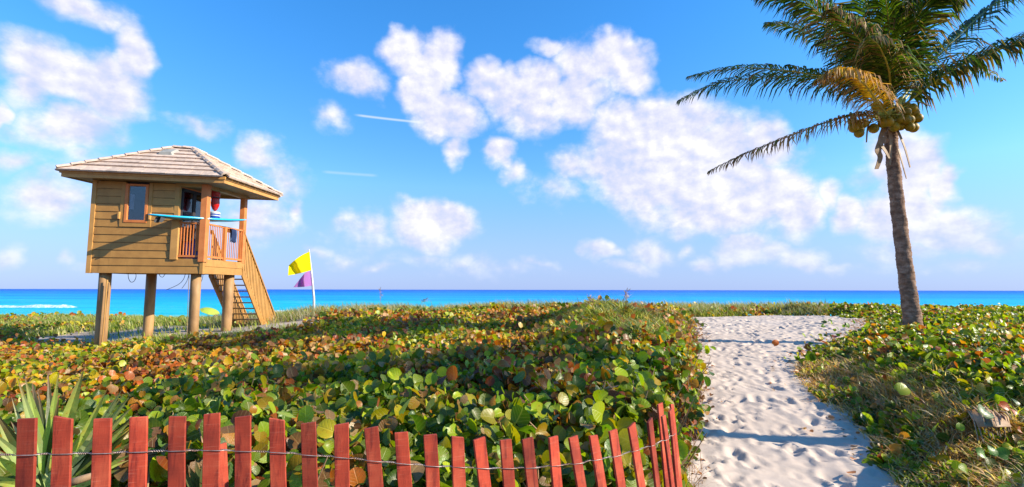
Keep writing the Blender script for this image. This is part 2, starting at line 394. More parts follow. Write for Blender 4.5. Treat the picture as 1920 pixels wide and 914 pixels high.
GT = [[-1.70,-1.72,-1.75,-1.82,-1.88,-1.90,-1.75,-1.55,-1.5,-2.0,-4.0,-5.2],
      [-1.68,-1.70,-1.75,-1.80,-1.82,-1.81,-1.74,-1.50,-1.42,-2.0,-4.0,-5.2],
      [-1.66,-1.68,-1.68,-1.62,-1.55,-1.42,-1.36,-1.40,-1.60,-2.2,-4.0,-5.2],
      [-1.62,-1.62,-1.58,-1.45,-1.32,-1.25,-1.12,-1.05,-1.15,-1.9,-4.0,-5.2],
      [-1.60,-1.60,-1.50,-1.35,-1.22,-1.15,-1.02,-.98,-1.15,-1.9,-4.0,-5.2],
      [-1.60,-1.60,-1.57,-1.33,-1.13,-1.04,-.95,-1.00,-1.25,-1.9,-4.0,-5.2],
      [-1.60,-1.60,-1.57,-1.33,-1.13,-1.04,-.95,-1.00,-1.25,-1.9,-4.0,-5.2],
      [-1.60,-1.55,-1.45,-1.30,-1.13,-1.06,-.98,-1.00,-1.25,-1.9,-4.0,-5.2]]
def G(x, y):
    yy = np.maximum(np.asarray(y, float), 1.5)
    g = bil(np.asarray(x)/yy, yy, US, DS, GT)
    return g + .05*fbm(np.asarray(x)*.7, np.asarray(y)*.7)*np.clip(1-(yy-24)/10, 0, 1)
CDS = [1.5, 2.5, 4, 6, 9, 12, 14, 17, 20, 24, 30]
CUS = [-1.2, -.9, -.6, -.3, 0, .18, .34, .5, .66, .8, .95, 1.2]
CT = [[-.75,-.85,-1.10,-1.28,-1.42,-1.55,-1.66,-1.55,-1.34,-1.28,-1.8],
      [-.75,-.85,-1.08,-1.25,-1.40,-1.58,-1.66,-1.50,-1.30,-1.24,-1.8],
      [-.72,-.85,-1.02,-1.15,-1.28,-1.38,-1.38,-1.30,-1.30,-1.42,-1.9],
      [-.72,-.86,-.98,-1.02,-1.02,-.95,-.90,-.82,-.80,-.95,-1.8],
      [-.72,-.80,-.84,-.88,-.90,-.84,-.78,-.70,-.70,-.95,-1.8],
      [-.72,-.80,-.80,-.78,-.60,-.42,-.42,-.50,-.64,-.95,-1.8],
      [-.75,-.82,-.86,-.82,-.76,-.60,-.56,-.66,-.70,-.85,-1.8],
      [-1.2,-1.3,-1.45,-1.25,-1.1,-1.0,-.9,-.80,-.66,-.80,-1.8],
      [-1.2,-1.3,-1.42,-1.12,-.98,-.93,-.80,-.70,-.66,-.85,-1.8],
      [-1.2,-1.28,-1.30,-.98,-.84,-.82,-.78,-.72,-.72,-.9,-1.8],
      [-1.2,-1.28,-1.26,-.94,-.78,-.76,-.76,-.70,-.72,-.9,-1.8],
      [-1.2,-1.28,-1.26,-.94,-.78,-.76,-.72,-.68,-.72,-.9,-1.8]]
def CAN(x, y):
    yy = np.maximum(np.asarray(y, float), 1.5)
    return bil(np.asarray(x)/yy, yy, CUS, CDS, CT) + .24*fbm(np.asarray(x)*1.15+5, np.asarray(y)*1.15, 3) + .11*vnoise(np.asarray(x)*4.1, np.asarray(y)*3.3)
# path edges
PY = [0, 3, 4.1, 6.0, 7.2, 8.3, 10, 11.5, 14, 17, 18.6, 19.6, 21]
PL = [1.0, 1.12, 1.36, 2.02, 2.52, 2.93, 3.45, 4.12, 4.9, 5.8, 6.8, 9.5, 10]
PRr = [3.0, 2.9, 3.18, 4.05, 4.3, 4.65, 5.7, 7.4, 9.6, 11.8, 11.6, 10.5, 10]
def path_in(x, y):
    """signed distance-like: >0 inside the path"""
    wob = .42*fbm(np.asarray(x)*1.4, np.asarray(y)*1.4+40, 4)
    l = np.interp(y, PY, PL); r = np.interp(y, PY, PRr)
    return np.minimum(x-l, r-x)+wob
def sandy_left(x, y):
    """open sand round the tower"""
    a = 1.3-((x+11.0)/5.5)**2-((y-17.6)/2.2)**2
    b = 1-((x+8.5)/3.2)**2-((y-15.9)/1.3)**2
    c = .75-((x-6.8)/1.6)**2-((y-15.5)/2.3)**2
    return np.maximum(np.maximum(a, b), c)+.9*fbm(x*.9, y*.9, 2)

# ------------------------------------------------------------------ ground, path, sea
def axis(segs):
    out = []
    for a, b, n in segs: out += list(np.linspace(a, b, n, endpoint=False))
    return np.array(out+[segs[-1][1]])
gx = axis([(-60000, -400, 6), (-400, -60, 8), (-60, -24, 24), (-24, 24, 260), (24, 60, 24), (60, 400, 8), (400, 60000, 6)])
gy = axis([(-60000, -300, 5), (-300, -12, 10), (-12, 0, 24), (0, 26, 170), (26, 76, 40), (76, 400, 4)])
X, Y = np.meshgrid(gx, gy)
Z = G(X, Y)
pin = path_in(X, Y)
Z = np.where((Y > 2.2) & (Y < 21), Z-.05*np.clip(pin*6, 0, 1), Z)
Z = np.where(Y > 76, -5.3, Z)
nx, ny = len(gx), len(gy)
def gridfaces(nx, ny):
    i = np.arange(ny-1)[:, None]*nx+np.arange(nx-1)[None, :]
    return np.stack([i, i+1, i+nx+1, i+nx], -1).reshape(-1, 4)
sandm = np.clip(np.maximum(sandy_left(X, Y)*1.2+.3, pin*3+.5), 0, 1); sandm = np.where(Y > 25, 1, sandm); sandm = np.where(Y < 0, .9, sandm)
ground = mesh_np('ground', np.stack([X, Y, Z+CAMZ], -1).reshape(-1, 3), gridfaces(nx, ny), M_ground, smooth=True, col=np.repeat(sandm.reshape(-1, 1), 3, 1))
tag(ground, kind='structure')

px_ = np.arange(.9, 12.6, .032); py_ = np.arange(2.4, 20.6, .032)
X, Y = np.meshgrid(px_, py_); H = np.zeros_like(X)
fb = [fbm(X*1.3, Y*1.3, 3), fbm(X*5, Y*5, 3)]
H += .028*fb[0] + .016*fb[1] + .010*fbm(X*13, Y*13, 3)
nfp = 4600
for k in range(nfp):
    cy = 2.6+17.6*random.random()**1.05; cx = random.uniform(1.0, 12.2)
    if path_in(np.array(cx), np.array(cy)) < -.15: continue
    a = random.gauss(R(78), .5); L = random.uniform(.06, .16); wd = L*random.uniform(.32, .6); dp = random.uniform(.007, .024)*random.choice((.6, 1, 1.25))
    i0 = int((cx-px_[0])/.032); j0 = int((cy-py_[0])/.032); rr = 8
    ia, ib, ja, jb = max(i0-rr, 0), min(i0+rr, len(px_)), max(j0-rr, 0), min(j0+rr, len(py_))
    if ia >= ib or ja >= jb: continue
    dx = X[ja:jb, ia:ib]-cx; dy = Y[ja:jb, ia:ib]-cy
    u = (dx*math.cos(a)+dy*math.sin(a))/L; v = (-dx*math.sin(a)+dy*math.cos(a))/wd
    q = u*u+v*v
    H[ja:jb, ia:ib] += -dp*np.exp(-q**1.5) + dp*.55*np.exp(-((np.sqrt(q)-1.5)/.42)**2)
pin = path_in(X, Y)
Zp = G(X, Y)+H-.12*np.clip(-pin*3, 0, 1)+.01
keep = pin > -.55
idx = gridfaces(len(px_), len(py_)); kf = keep.reshape(-1)[idx].all(1); idx = idx[kf]
used, inv = np.unique(idx, return_inverse=True)
V = np.stack([X, Y, Zp+CAMZ], -1).reshape(-1, 3)[used]
path = mesh_np('path', V, inv.reshape(-1, 4), M_sand, smooth=True); tag(path, kind='structure')

sx = axis([(-60000, -600, 5), (-600, 600, 40), (600, 60000, 5)]); sy = axis([(50, 300, 60), (300, 3000, 20), (3000, 70000, 6)])
X, Y = np.meshgrid(sx, sy)
sea = mesh_np('sea', np.stack([X, Y, X*0], -1).reshape(-1, 3), gridfaces(len(sx), len(sy)), M_sea, smooth=True); tag(sea, kind='structure')
def wave(x0, x1, y, h, wd, label):
    n = 90; vs = []; K = 7
    for i in range(n+1):
        f = i/n; x = x0+(x1-x0)*f; e = math.sin(math.pi*min(1, f*6, (1-f)*6)/2)
        hh = h*e*(.6+.8*(float(vnoise(x*.3, y))+.5)); yy = y+2.5*float(vnoise(x*.06, y*.1+3))+.8*float(vnoise(x*.4, 7))
        for k in range(K):
            g = k/(K-1); vs.append((x, yy+(g-.5)*wd*(.4+.6*e), .02+hh*math.sin(math.pi*g)**.7*(1+.25*random.uniform(-1, 1)) if 0 < k < K-1 else -.05))
    o = mesh_np('breaking_wave', vs, gridfaces(K, n+1), M_foam, smooth=True)
    return tag(o, label, 'wave', 'breaking waves')
a, b = at(-60, 579, 112), at(149, 579, 112)
wave(a.x, b.x, 112, .42, 4, 'long white breaking wave left of the lifeguard tower')
a, b = at(1640, 583, 98), at(1705, 583, 98); wave(a.x, b.x, 98, .55, 3.0, 'short white wave breaking just left of the palm trunk')
a, b = at(1795, 582, 104), at(1850, 582, 104); wave(a.x, b.x, 104, .35, 2.0, 'thin low line of foam right of the palm trunk')
a, b = at(505, 587, 90), at(575, 587, 90); wave(a.x, b.x, 90, .25, 1.5, 'faint foam line between the stairs and the flagpole')

# ------------------------------------------------------------------ lifeguard tower
P1 = Vector((-12.02, 14.40, 0)); A = Vector((.979, .205, 0)); B = Vector((.085, .9964, 0))
def hp(p):     # (s along the front, t going back, z relative to camera) -> world
    return P1 + A*p[0] + B*p[1] + Vector((0, 0, p[2]+CAMZ))
def hbox(mb, s0, s1, t0, t1, z0, z1): return mb.box(s0, s1, t0, t1, z0, z1, hp)
tower = empty('lifeguard_tower', hp(Vector((1.4, 1.0, -1.6))), 'tan wooden lifeguard tower on round piles with tiled hip roof', 'lifeguard tower')
SW, TD = 2.92, 2.0
Z0, ZD, ZW = .46, .88, 3.13
# floor and cabin
hbox(MB(), .04, SW-.02, .03, TD-.02, Z0+.02, ZD-.02).build('deck', M_tan, tower)
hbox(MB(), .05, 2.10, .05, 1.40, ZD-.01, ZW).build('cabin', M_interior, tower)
bh = .222
def board(s0, s1, z, sides=False):
    m = MB(); t0, t1 = -.012, .02   # lapped: lower edge stands proud
    m.hexa([hp(Vector(p)) for p in ((s0, -.022, z), (s1, -.022, z), (s1, .03, z), (s0, .03, z), (s0, -.002, z+bh-.008), (s1, -.002, z+bh-.008), (s1, .03, z+bh-.008), (s0, .03, z+bh-.008))])
    m.build('siding_board', M_tan, tower)
z = Z0; k = 0
while z < ZW-.1:
    if k < 2: board(.06, SW-.06, z)
    elif z < 1.88-.1: board(.06, 2.10, z)
    elif z < 1.90 or True:
        board(.06, .74, z); board(1.47, 2.10, z)
    z += bh; k += 1
for zz in (Z0, Z0+bh):   # deck rim boards on the right face
    m = MB(); m.hexa([hp(Vector(p)) for p in ((SW+.02, .02, zz), (SW+.02, TD, zz), (SW-.02, TD, zz), (SW-.02, .02, zz), (SW+.004, .02, zz+bh-.008), (SW+.004, TD, zz+bh-.008), (SW-.02, TD, zz+bh-.008), (SW-.02, .02, zz+bh-.008))])
    m.build('siding_board', M_tan, tower)
hbox(MB(), -.05, .06, -.035, .05, Z0-.01, ZW).build('corner_board', M_tan2, tower)
hbox(MB(), SW-.055, SW+.03, -.035, .05, Z0-.01, ZD+.01).build('corner_board', M_tan, tower)
for k in range(12):  # left side of the cabin
    zz = Z0+bh*k
    m = MB(); m.hexa([hp(Vector(p)) for p in ((-.02, .05, zz), (.03, .05, zz), (.03, 1.4, zz), (-.02, 1.4, zz), (0, .05, zz+bh-.008), (.03, .05, zz+bh-.008), (.03, 1.4, zz+bh-.008), (0, 1.4, zz+bh-.008))])
    m.build('siding_board', M_tan, tower)
hbox(MB(), 0, 2.1, 1.4, 1.43, Z0, ZW).build('rear_wall', M_tan, tower)
# window in the front
wz0, wz1 = 1.92, 3.06
m = MB(); hbox(m, .70, .80, -.035, .03, wz0-.12, wz1+.05); hbox(m, 1.41, 1.50, -.035, .03, wz0-.12, wz1+.05); hbox(m, .80, 1.41, -.035, .03, wz0-.12, wz0-.005)
m.build('window_trim', M_tan, tower)
win = MB(); hbox(win, .81, .885, -.05, .03, wz0, wz1); hbox(win, 1.33, 1.40, -.05, .03, wz0, wz1); hbox(win, .885, 1.33, -.05, .03, wz0, wz0+.08); hbox(win, .885, 1.33, -.05, .03, wz1-.06, wz1)
win = win.build('window', M_orange, tower, bevel=.006); win['label'] = 'orange framed tall window'
hbox(MB(), .885, 1.33, -.005, .01, wz0+.08, wz1-.06).build('pane', M_glass, win)
hbox(MB(), .90, 1.00, .018, .028, wz0+.40, wz1-.30).build('panel', M_white, win)  # pale strip set close behind the pane
for sx_ in (.685, 1.475):
    hbox(MB(), sx_, sx_+.035, -.09, -.036, 2.02, 2.22).build('shutter_bracket', M_tan2, tower)
# sunlit lower part of the cabin corner board, built as a brighter low post
hbox(MB(), 2.06, 2.26, -.06, .10, ZD-.02, 2.05).build('rail_post', M_tan2, tower, bevel=.012)
hbox(MB(), 2.09, 2.20, -.02, .06, 2.05, ZW).build('corner_board', M_tan, tower)
hbox(MB(), 2.62, 2.80, .10, .13, ZD+.25, 1.93).build('gate_board', M_tan2, tower)
# porch wall with sliding door (faces the porch)
m = MB(); hbox(m, 2.12, 2.17, .05, .14, ZD, ZW); hbox(m, 2.12, 2.17, 1.22, 1.40, ZD, ZW); hbox(m, 2.12, 2.17, .14, 1.22, 2.98, ZW)
m.build('porch_wall', M_soffit, tower)
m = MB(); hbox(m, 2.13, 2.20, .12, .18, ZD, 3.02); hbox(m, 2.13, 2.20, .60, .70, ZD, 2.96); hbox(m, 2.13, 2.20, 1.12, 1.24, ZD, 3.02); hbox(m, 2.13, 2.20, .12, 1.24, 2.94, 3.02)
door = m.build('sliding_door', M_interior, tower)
hbox(MB(), 2.15, 2.17, .18, .60, ZD+.05, 2.94).build('pane', M_glass, door)
hbox(MB(), 2.15, 2.17, .70, 1.12, ZD+.05, 2.94).build('pane', M_glass, door)
M_panel = painted('pale lavender curtain', (.62, .60, .68), rough=.9)
for (c0, c1) in ((.18, .58), (.72, 1.10)):
    hbox(MB(), 2.115, 2.13, c0, c1, ZD+.85, 2.62).build('panel', M_panel, door)  # pale sheets behind the two door panes
hbox(MB(), 2.17, 2.19, .10, 1.26, 3.02, 3.06).build('door_header', M_orange, tower)
# posts
def post(s, t, w_, z0, z1, name='porch_post'): return hbox(MB(), s-w_/2, s+w_/2, t-w_/2, t+w_/2, z0, z1).build(name, M_orange, tower, bevel=.01)
post(SW-.02, .02, .17, ZD-.08, ZW); post(SW-.06, TD-.06, .15, ZD-.02, ZW)
# railings
ZR = 1.98
def railing(p, q, n, e=.014):
    p = Vector(p); q = Vector(q); ds = Vector((-(q-p).y, (q-p).x, 0)).normalized()*.028
    m = MB()
    def bar(a, b, z0, z1):
        m.hexa([hp(v) for v in (Vector((a.x-ds.x, a.y-ds.y, z0)), Vector((b.x-ds.x, b.y-ds.y, z0)), Vector((b.x+ds.x, b.y+ds.y, z0)), Vector((a.x+ds.x, a.y+ds.y, z0)),
                Vector((a.x-ds.x, a.y-ds.y, z1)), Vector((b.x-ds.x, b.y-ds.y, z1)), Vector((b.x+ds.x, b.y+ds.y, z1)), Vector((a.x+ds.x, a.y+ds.y, z1)))])
    bar(p, q, ZR-.05, ZR); rl = m.build('railing', M_orange, tower)
    m = MB(); bar(p, q, ZD+.06, ZD+.12); m.build('bottom_rail', M_orange, rl)
    for k in range(n):
        c = p.lerp(q, (k+.5)/n)
        hbox(MB(), c.x-e, c.x+e, c.y-e, c.y+e, ZD+.12, ZR-.05).build('baluster', M_orange, rl)
railing((2.26, .0, 0), (2.83, .0, 0), 7, .011)
railing((SW-.03, .10, 0), (SW-.03, .92, 0), 10, .008)
railing((SW-.03, 1.04, 0), (SW-.03, TD-.14, 0), 9, .008)
post(SW-.03, .98, .10, ZD, ZR, 'rail_post')
# underside, beams, roof
ES0, ES1, ET0, ET1 = -.5, 3.70, -.5, 2.5
ZF = 3.14; ZE = 3.32
RZ = 4.44; RS0, RS1, RT = 1.28, 1.85, 1.0
m = MB(); hbox(m, ES0+.05, ES1-.05, ET0+.05, ET1-.05, ZF-.005, ZF+.02); m.build('soffit', M_soffit, tower)
def fascia(s0, s1, t0, t1, z0, z1, nm='fascia', mt=None): hbox(MB(), s0, s1, t0, t1, z0, z1).build(nm, mt or M_tan2, tower)
fascia(ES0+.03, ES1-.03, ET0+.03, ET0+.07, ZF-.03, ZE-.055); fascia(ES0, ES1, ET0, ET0+.045, ZF+.075, ZE-.02)
fascia(ES1-.07, ES1-.03, ET0+.071, ET1-.071, ZF-.03, ZE-.055); fascia(ES1-.045, ES1, ET0+.046, ET1-.046, ZF+.075, ZE-.02)
fascia(ES0+.03, ES1-.03, ET1-.07, ET1-.03, ZF-.03, ZE-.055); fascia(ES0+.03, ES0+.07, ET0+.071, ET1-.071, ZF-.03, ZE-.055)
fascia(ES0, ES1, ET1-.045, ET1, ZF+.075, ZE-.02); fascia(ES0, ES0+.045, ET0+.046, ET1-.046, ZF+.075, ZE-.02)
hbox(MB(), 2.13, SW+.03, -.03, .08, ZF-.10, ZF-.006).build('beam', M_tan, tower)
hbox(MB(), SW-.13, SW+.02, .081, TD-.02, ZF-.10, ZF-.006).build('beam', M_tan, tower)
hbox(MB(), 2.0, SW+.03, TD-.019, TD+.08, ZF-.10, ZF-.006).build('beam', M_tan, tower)
c = [(ES0, ET0), (ES1, ET0), (ES1, ET1), (ES0, ET1)]
deckv = [hp(Vector((s, t, ZE-.03))) for s, t in c]+[hp(Vector((RS0, RT, RZ-.05))), hp(Vector((RS1, RT, RZ-.05)))]
roof = MB().add(deckv, [[0, 1, 5, 4], [1, 2, 5], [2, 3, 4, 5], [3, 0, 4], [3, 2, 1, 0]]).build('roof', M_soffit, tower)
def tiles(e0, e1, r0, r1, rows, wtile):
    """e0,e1 eave ends, r0,r1 ridge ends; rows of slightly lifted flat tiles cut at the hips"""
    e0, e1, r0, r1 = [Vector(v) for v in (e0, e1, r0, r1)]
    E = e1-e0; L = (E).length; dirE = E.normalized()
    W0, W1, W2, W3 = hp(e0), hp(e1), hp(r1), hp(r0)
    nrm = (W1-W0).cross(W2-W0).normalized()
    if nrm.z < 0: nrm = -nrm
    for r in range(rows):
        f0 = r/rows; f1 = min(1.0, (r+1.12)/rows)
        l0, l1 = W0.lerp(W3, f0), W0.lerp(W3, f1); q0, q1 = W1.lerp(W2, f0), W1.lerp(W2, f1)
        if r == 0:
            dn = ((W0+W1)/2-(W2+W3)/2).normalized()*.11; l0 = l0+dn; q0 = q0+dn
        wl = (q0-l0).length; n = max(1, round(wl/wtile)); sh = .5*(r % 2)/n
        cuts = sorted(set([0.0]+[min(1, max(0, k/n+sh)) for k in range(n+1)]+[1.0]))
        D0 = (q0-l0).normalized()
        for a_, b_ in zip(cuts[:-1], cuts[1:]):
            if (b_-a_)*wl < .03: continue
            g = .004; jit = random.uniform(-.006, .006)
            p0 = l0+D0*(a_*wl+g); p1 = l0+D0*(b_*wl-g)
            # top edge positions follow straight up-slope, clipped to the hips
            up = (W3-W0)-(D0*((W3-W0).dot(D0))); up = up.normalized()*((l1-l0)-(D0*((l1-l0).dot(D0)))).length
            wl1 = (q1-l1).length; x0 = max(0.0, min(wl1, (p0+up-l1).dot(D0))); x1 = max(0.0, min(wl1, (p1+up-l1).dot(D0)))
            t0_ = l1+D0*x0; t1_ = l1+D0*x1
            if (t1_-t0_).length < .01: t1_ = t0_+D0*.01
            th = nrm*(.062+jit); lo = nrm*.012; to = nrm*(.020)
            MB().hexa([p0+lo, p1+lo, t1_-nrm*.01, t0_-nrm*.01, p0+th, p1+th, t1_+to-nrm*.008, t0_+to-nrm*.008]).build('tile', M_tile, roof)
tiles((ES0, ET0, ZE), (ES1, ET0, ZE), (RS0, RT, RZ), (RS1, RT, RZ), 7, .30)
tiles((ES1, ET0, ZE), (ES1, ET1, ZE), (RS1, RT, RZ), (RS1, RT, RZ), 7, .30)
tiles((ES1, ET1, ZE), (ES0, ET1, ZE), (RS1, RT, RZ), (RS0, RT, RZ), 7, .60)
tiles((ES0, ET1, ZE), (ES0, ET0, ZE), (RS0, RT, RZ), (RS0, RT, RZ), 7, .60)
def ridge(p, q, n):
    p = hp(Vector(p)); q = hp(Vector(q)); d = (q-p).normalized(); side = d.cross(Vector((0, 0, 1))).normalized(); up = side.cross(d)
    L = (q-p).length
    for k in range(n):
        a_ = p+d*(L*k/n); b_ = p+d*(L*(k+1.06)/n); s0 = random.uniform(.113, .121)
        vs = []
        for (o_, sc, lift) in ((a_, 1.08, .030), (b_, .92, .010)):
            for (x, y) in ((-1, -.35), (-.6, .45), (0, .72), (.6, .45), (1, -.35), (.8, -.5), (0, .2), (-.8, -.5)):
                vs.append(o_+side*(x*s0*sc)+up*(y*s0*.62+lift+.015))
        fs = [[i, (i+1) % 8, 8+(i+1) % 8, 8+i] for i in range(8)]+[[7, 6, 5, 4, 3, 2, 1, 0], list(range(8, 16))]
        MB().add(vs, fs).build('ridge_tile', M_tile, roof)
ridge((ES0-.03, ET0-.03, ZE), (RS0, RT, RZ), 9); ridge((ES1+.03, ET0-.03, ZE), (RS1, RT, RZ), 9)
ridge((ES1+.03, ET1+.03, ZE), (RS1, RT, RZ), 8); ridge((ES0-.03, ET1+.03, ZE), (RS0, RT, RZ), 8); ridge((RS0, RT, RZ), (RS1, RT, RZ), 2)
def onroof(px, t):  # roof vent on the front slope
    f = (t-ET0)/(RT-ET0); return ZE+(RZ-ZE)*f
m = MB(); s_ = 1.42; t_ = .60
zz = onroof(0, t_)
m.hexa([hp(Vector(p)) for p in ((s_-.19, t_-.14, zz-.06), (s_+.19, t_-.14, zz-.06), (s_+.22, t_+.18, zz+.12), (s_-.22, t_+.18, zz+.12), (s_-.15, t_-.13, zz+.04), (s_+.15, t_-.13, zz+.04), (s_+.15, t_+.1, zz+.19), (s_-.15, t_+.1, zz+.19))])
m.build('roof_vent', M_grey, tower)
# piles
def pile(tx, ty, bx, by, Y, r, nm='pile'):
    a_ = at(tx, ty, Y); b_ = at(bx, by, Y); b_.z -= .35
    a_.z = Z0+CAMZ+.05
    return MB().tube([b_, b_.lerp(a_, .33), b_.lerp(a_, .66), a_], [r*1.02, r*.98, r, r], 20).build(nm, M_leg, tower, smooth=True)
p1 = pile(198, 512, 187, 662, 14.68, .150); pile(284.5, 514, 275.5, 648, 16.3, .145); pile(368, 515, 361.5, 630, 15.2, .140); pile(430, 516, 424, 622, 16.7, .155)
a_ = at(201, 525, 14.50); b_ = at(190, 664, 14.50)
MB().tube([b_, b_.lerp(a_, .5)+Vector((.01, 0, 0)), a_], .024, 8).build('conduit', M_tan2, tower)
a_ = at(205, 530, 14.51); b_ = at(192, 664, 14.51)
MB().tube([b_, b_.lerp(a_, .6)+Vector((-.015, 0, 0)), a_], .018, 8).build('conduit', M_leg, tower)
a_ = at(354.5, 514, 15.0); b_ = at(350.5, 628, 15.0); MB().tube([b_, a_], .009, 8).build('drain_pipe', M_soffit, tower)
def cable(pts, r=.008):
    P_ = [at(*p) for p in pts]; out = []
    for i in range(len(P_)-1):
        p0 = P_[max(i-1, 0)]; p1_ = P_[i]; p2 = P_[i+1]; p3 = P_[min(i+2, len(P_)-1)]
        for k in range(5):
            u = k/5; out.append(.5*((2*p1_)+(p2-p0)*u+(2*p0-5*p1_+4*p2-p3)*u*u+(3*p1_-p0-3*p2+p3)*u**3))
    out.append(P_[-1]); MB().tube(out, r, 5).build('cable', M_dark, tower)
cable([(240, 512, 15), (241, 522, 15), (245, 529, 15), (251, 528, 15), (255, 520, 15), (254.5, 512, 15)])
cable([(298, 512, 15.4), (300, 518, 15.4), (305, 520, 15.4), (309, 515, 15.4), (310, 512, 15.4)])
cable([(348, 512, 15.4), (344, 524, 15.5), (334, 534, 15.6), (312, 544, 15.8)]); cable([(355, 512, 15.4), (350, 528, 15.5), (341, 541, 15.6)], .007)
cable([(381, 514, 15.6), (379, 524, 15.6), (375, 534, 15.6)], .007)
# stairs down the back, slatted sides
SXL = [hp(Vector((2.0, TD, 0))).x-.0]
def sp(xo, dy, z): # stair coordinates: xo across (0 left .. 1 right), dy back from the deck
    base = Vector((-10.06+1.05*xo, hp(Vector((2.45, TD, 0))).y + dy, 0)); base.x += .06*dy
    return Vector((base.x, base.y, z+CAMZ))
SL = 1.30
st = MB()
stair_lab = tower
for xo, sgn in ((0.0, 1), (1.0, -1)):
    m = MB(); w_ = .04
    def q(dy, z, o_): return sp(xo, dy, z)+Vector((o_, 0, 0))
    m.hexa([q(0, .42, 0), q(1.60, .42-1.60*SL, 0), q(1.60, .42-1.60*SL, w_*sgn*-1), q(0, .42, w_*sgn*-1), q(0, .75, 0), q(1.60, .75-1.60*SL, 0), q(1.60, .75-1.60*SL, w_*sgn*-1), q(0, .75, w_*sgn*-1)])
    m.build('stringer', M_tan, tower)
    m = MB(); m.hexa([q(-.02, ZR-.08, .04), q(2.40, ZR-.08-2.42*SL, .04), q(2.40, ZR-.08-2.42*SL, -.05), q(-.02, ZR-.08, -.05), q(-.02, ZR, .04), q(2.40, ZR-2.42*SL, .04), q(2.40, ZR-2.42*SL, -.05), q(-.02, ZR, -.05)])
    m.build('handrail', M_tan, tower)
    ns = 25
    for k in range(ns):
        y0 = .0+2.34*k/ns; y1 = y0+2.34/ns*.60; zb0 = max(.62-y0*SL, -1.45); zb1 = max(.62-y1*SL, -1.45); zt0 = ZR-.06-y0*SL; zt1 = ZR-.06-y1*SL
        if zt1 < zb1+.02: break
        j = .012*random.random()
        m = MB(); m.hexa([q(y0, zb0, sgn*.018), q(y1, zb1, sgn*.018), q(y1, zb1, -sgn*.004), q(y0, zb0, -sgn*.004), q(y0, zt0+j, sgn*.018), q(y1, zt1+j, sgn*.018), q(y1, zt1+j, -sgn*.004), q(y0, zt0+j, -sgn*.004)])
        m.build('slat', M_tan2, tower)
for k in range(10):
    y = .12+.155*k; z_ = .66-.155*SL*k-.14
    m = MB(); m.hexa([sp(.02, y-.06, z_), sp(.98, y-.06, z_), sp(.98, y+.17, z_), sp(.02, y+.17, z_), sp(.02, y-.06, z_+.04), sp(.98, y-.06, z_+.04), sp(.98, y+.17, z_+.04), sp(.02, y+.17, z_+.04)])
    m.build('tread', M_tan, tower)

# ------------------------------------------------------------------ things on the tower
# surfboard lying on the rails across the corner
bL = at(277, 405, 13.98); bR = at(463, 417, 16.35)
zb = (ZR+.12+CAMZ)
d = (bR-bL); L = d.length; d = d.normalized(); side = Vector((0, 0, 1)).cross(d).normalized(); up = d.cross(side)
n = 28; vs = []; K = 10
for i in range(n+1):
    f = i/n; wdt = .33*(math.sin(math.pi*min(1, f*1.0))**.55)*(1 if f > .5 else .96)+.004; rock = .06*(2*abs(f-.45))**3; th = .05*math.sin(math.pi*f)**.4+.004
    c_ = bL+d*(L*f)+up*rock
    for k in range(K):
        a_ = 2*math.pi*k/K; ca, sa = math.cos(a_), math.sin(a_)
        vs.append(c_+side*(wdt*math.copysign(abs(ca)**.8, ca))+up*(th*sa))
sb = MB().add(vs, [[i*K+k, i*K+(k+1) % K, (i+1)*K+(k+1) % K, (i+1)*K+k] for i in range(n) for k in range(K)]+[list(range(K))[::-1], [n*K+k for k in range(K)]])
board_root = empty('surfboard', (bL+bR)/2, 'turquoise surfboard lying across the porch railings behind the corner post', 'surfboard')
sb.build('board', M_board, board_root, smooth=True)
for (f, o_) in ((.10, -.11), (.10, .11), (.07, 0)):
    c_ = bL+d*(L*f)+side*o_-up*.02
    MB().hexa([c_-side*.006, c_+d*.14-side*.006, c_+d*.14+side*.006, c_+side*.006, c_-d*.05-up*.15-side*.003, c_+d*.03-up*.15-side*.003, c_+d*.03-up*.15+side*.003, c_-d*.05-up*.15+side*.003]).build('fin', M_dark, board_root)
# drink cooler and rescue can
cb = at(402, 411, 15.75); cb.z = zb+.055
cool = empty('drink_cooler', cb, 'round blue drink cooler with white lid standing on the surfboard', 'cooler')
MB().lathe(cb, [(.125, 0), (.15, .02), (.155, .19)], 20).build('body', M_blue, cool, smooth=False)
MB().lathe(cb+Vector((0, 0, .191)), [(.158, 0), (.16, .05), (.12, .075), (.05, .09)], 20).build('lid', M_white, cool)
MB().lathe(cb+Vector((0, 0, .12)), [(.159, 0), (.159, .03)], 20).build('band', M_white, cool)
rb = cb+Vector((0, 0, .29))
can = empty('rescue_can', rb, 'red torpedo shaped rescue buoy standing upright on the cooler', 'rescue buoy')
MB().lathe(rb, [(.02, 0), (.07, .05), (.115, .16), (.125, .26), (.115, .36), (.12, .40)], 16).build('body', M_red, can, smooth=True)
MB().lathe(rb+Vector((0, 0, .40)), [(.122, 0), (.122, .03)], 16).build('strap', M_dark, can)
cp = rb+Vector((.0, 0, .43))
cup = empty('cup_dispenser', cp, 'dark red cylinder standing above the rescue buoy under the roof', 'cylinder')
MB().lathe(cp, [(.12, 0), (.125, .12), (.12, .30), (.10, .36)], 16).build('body', M_red, cup, smooth=True)
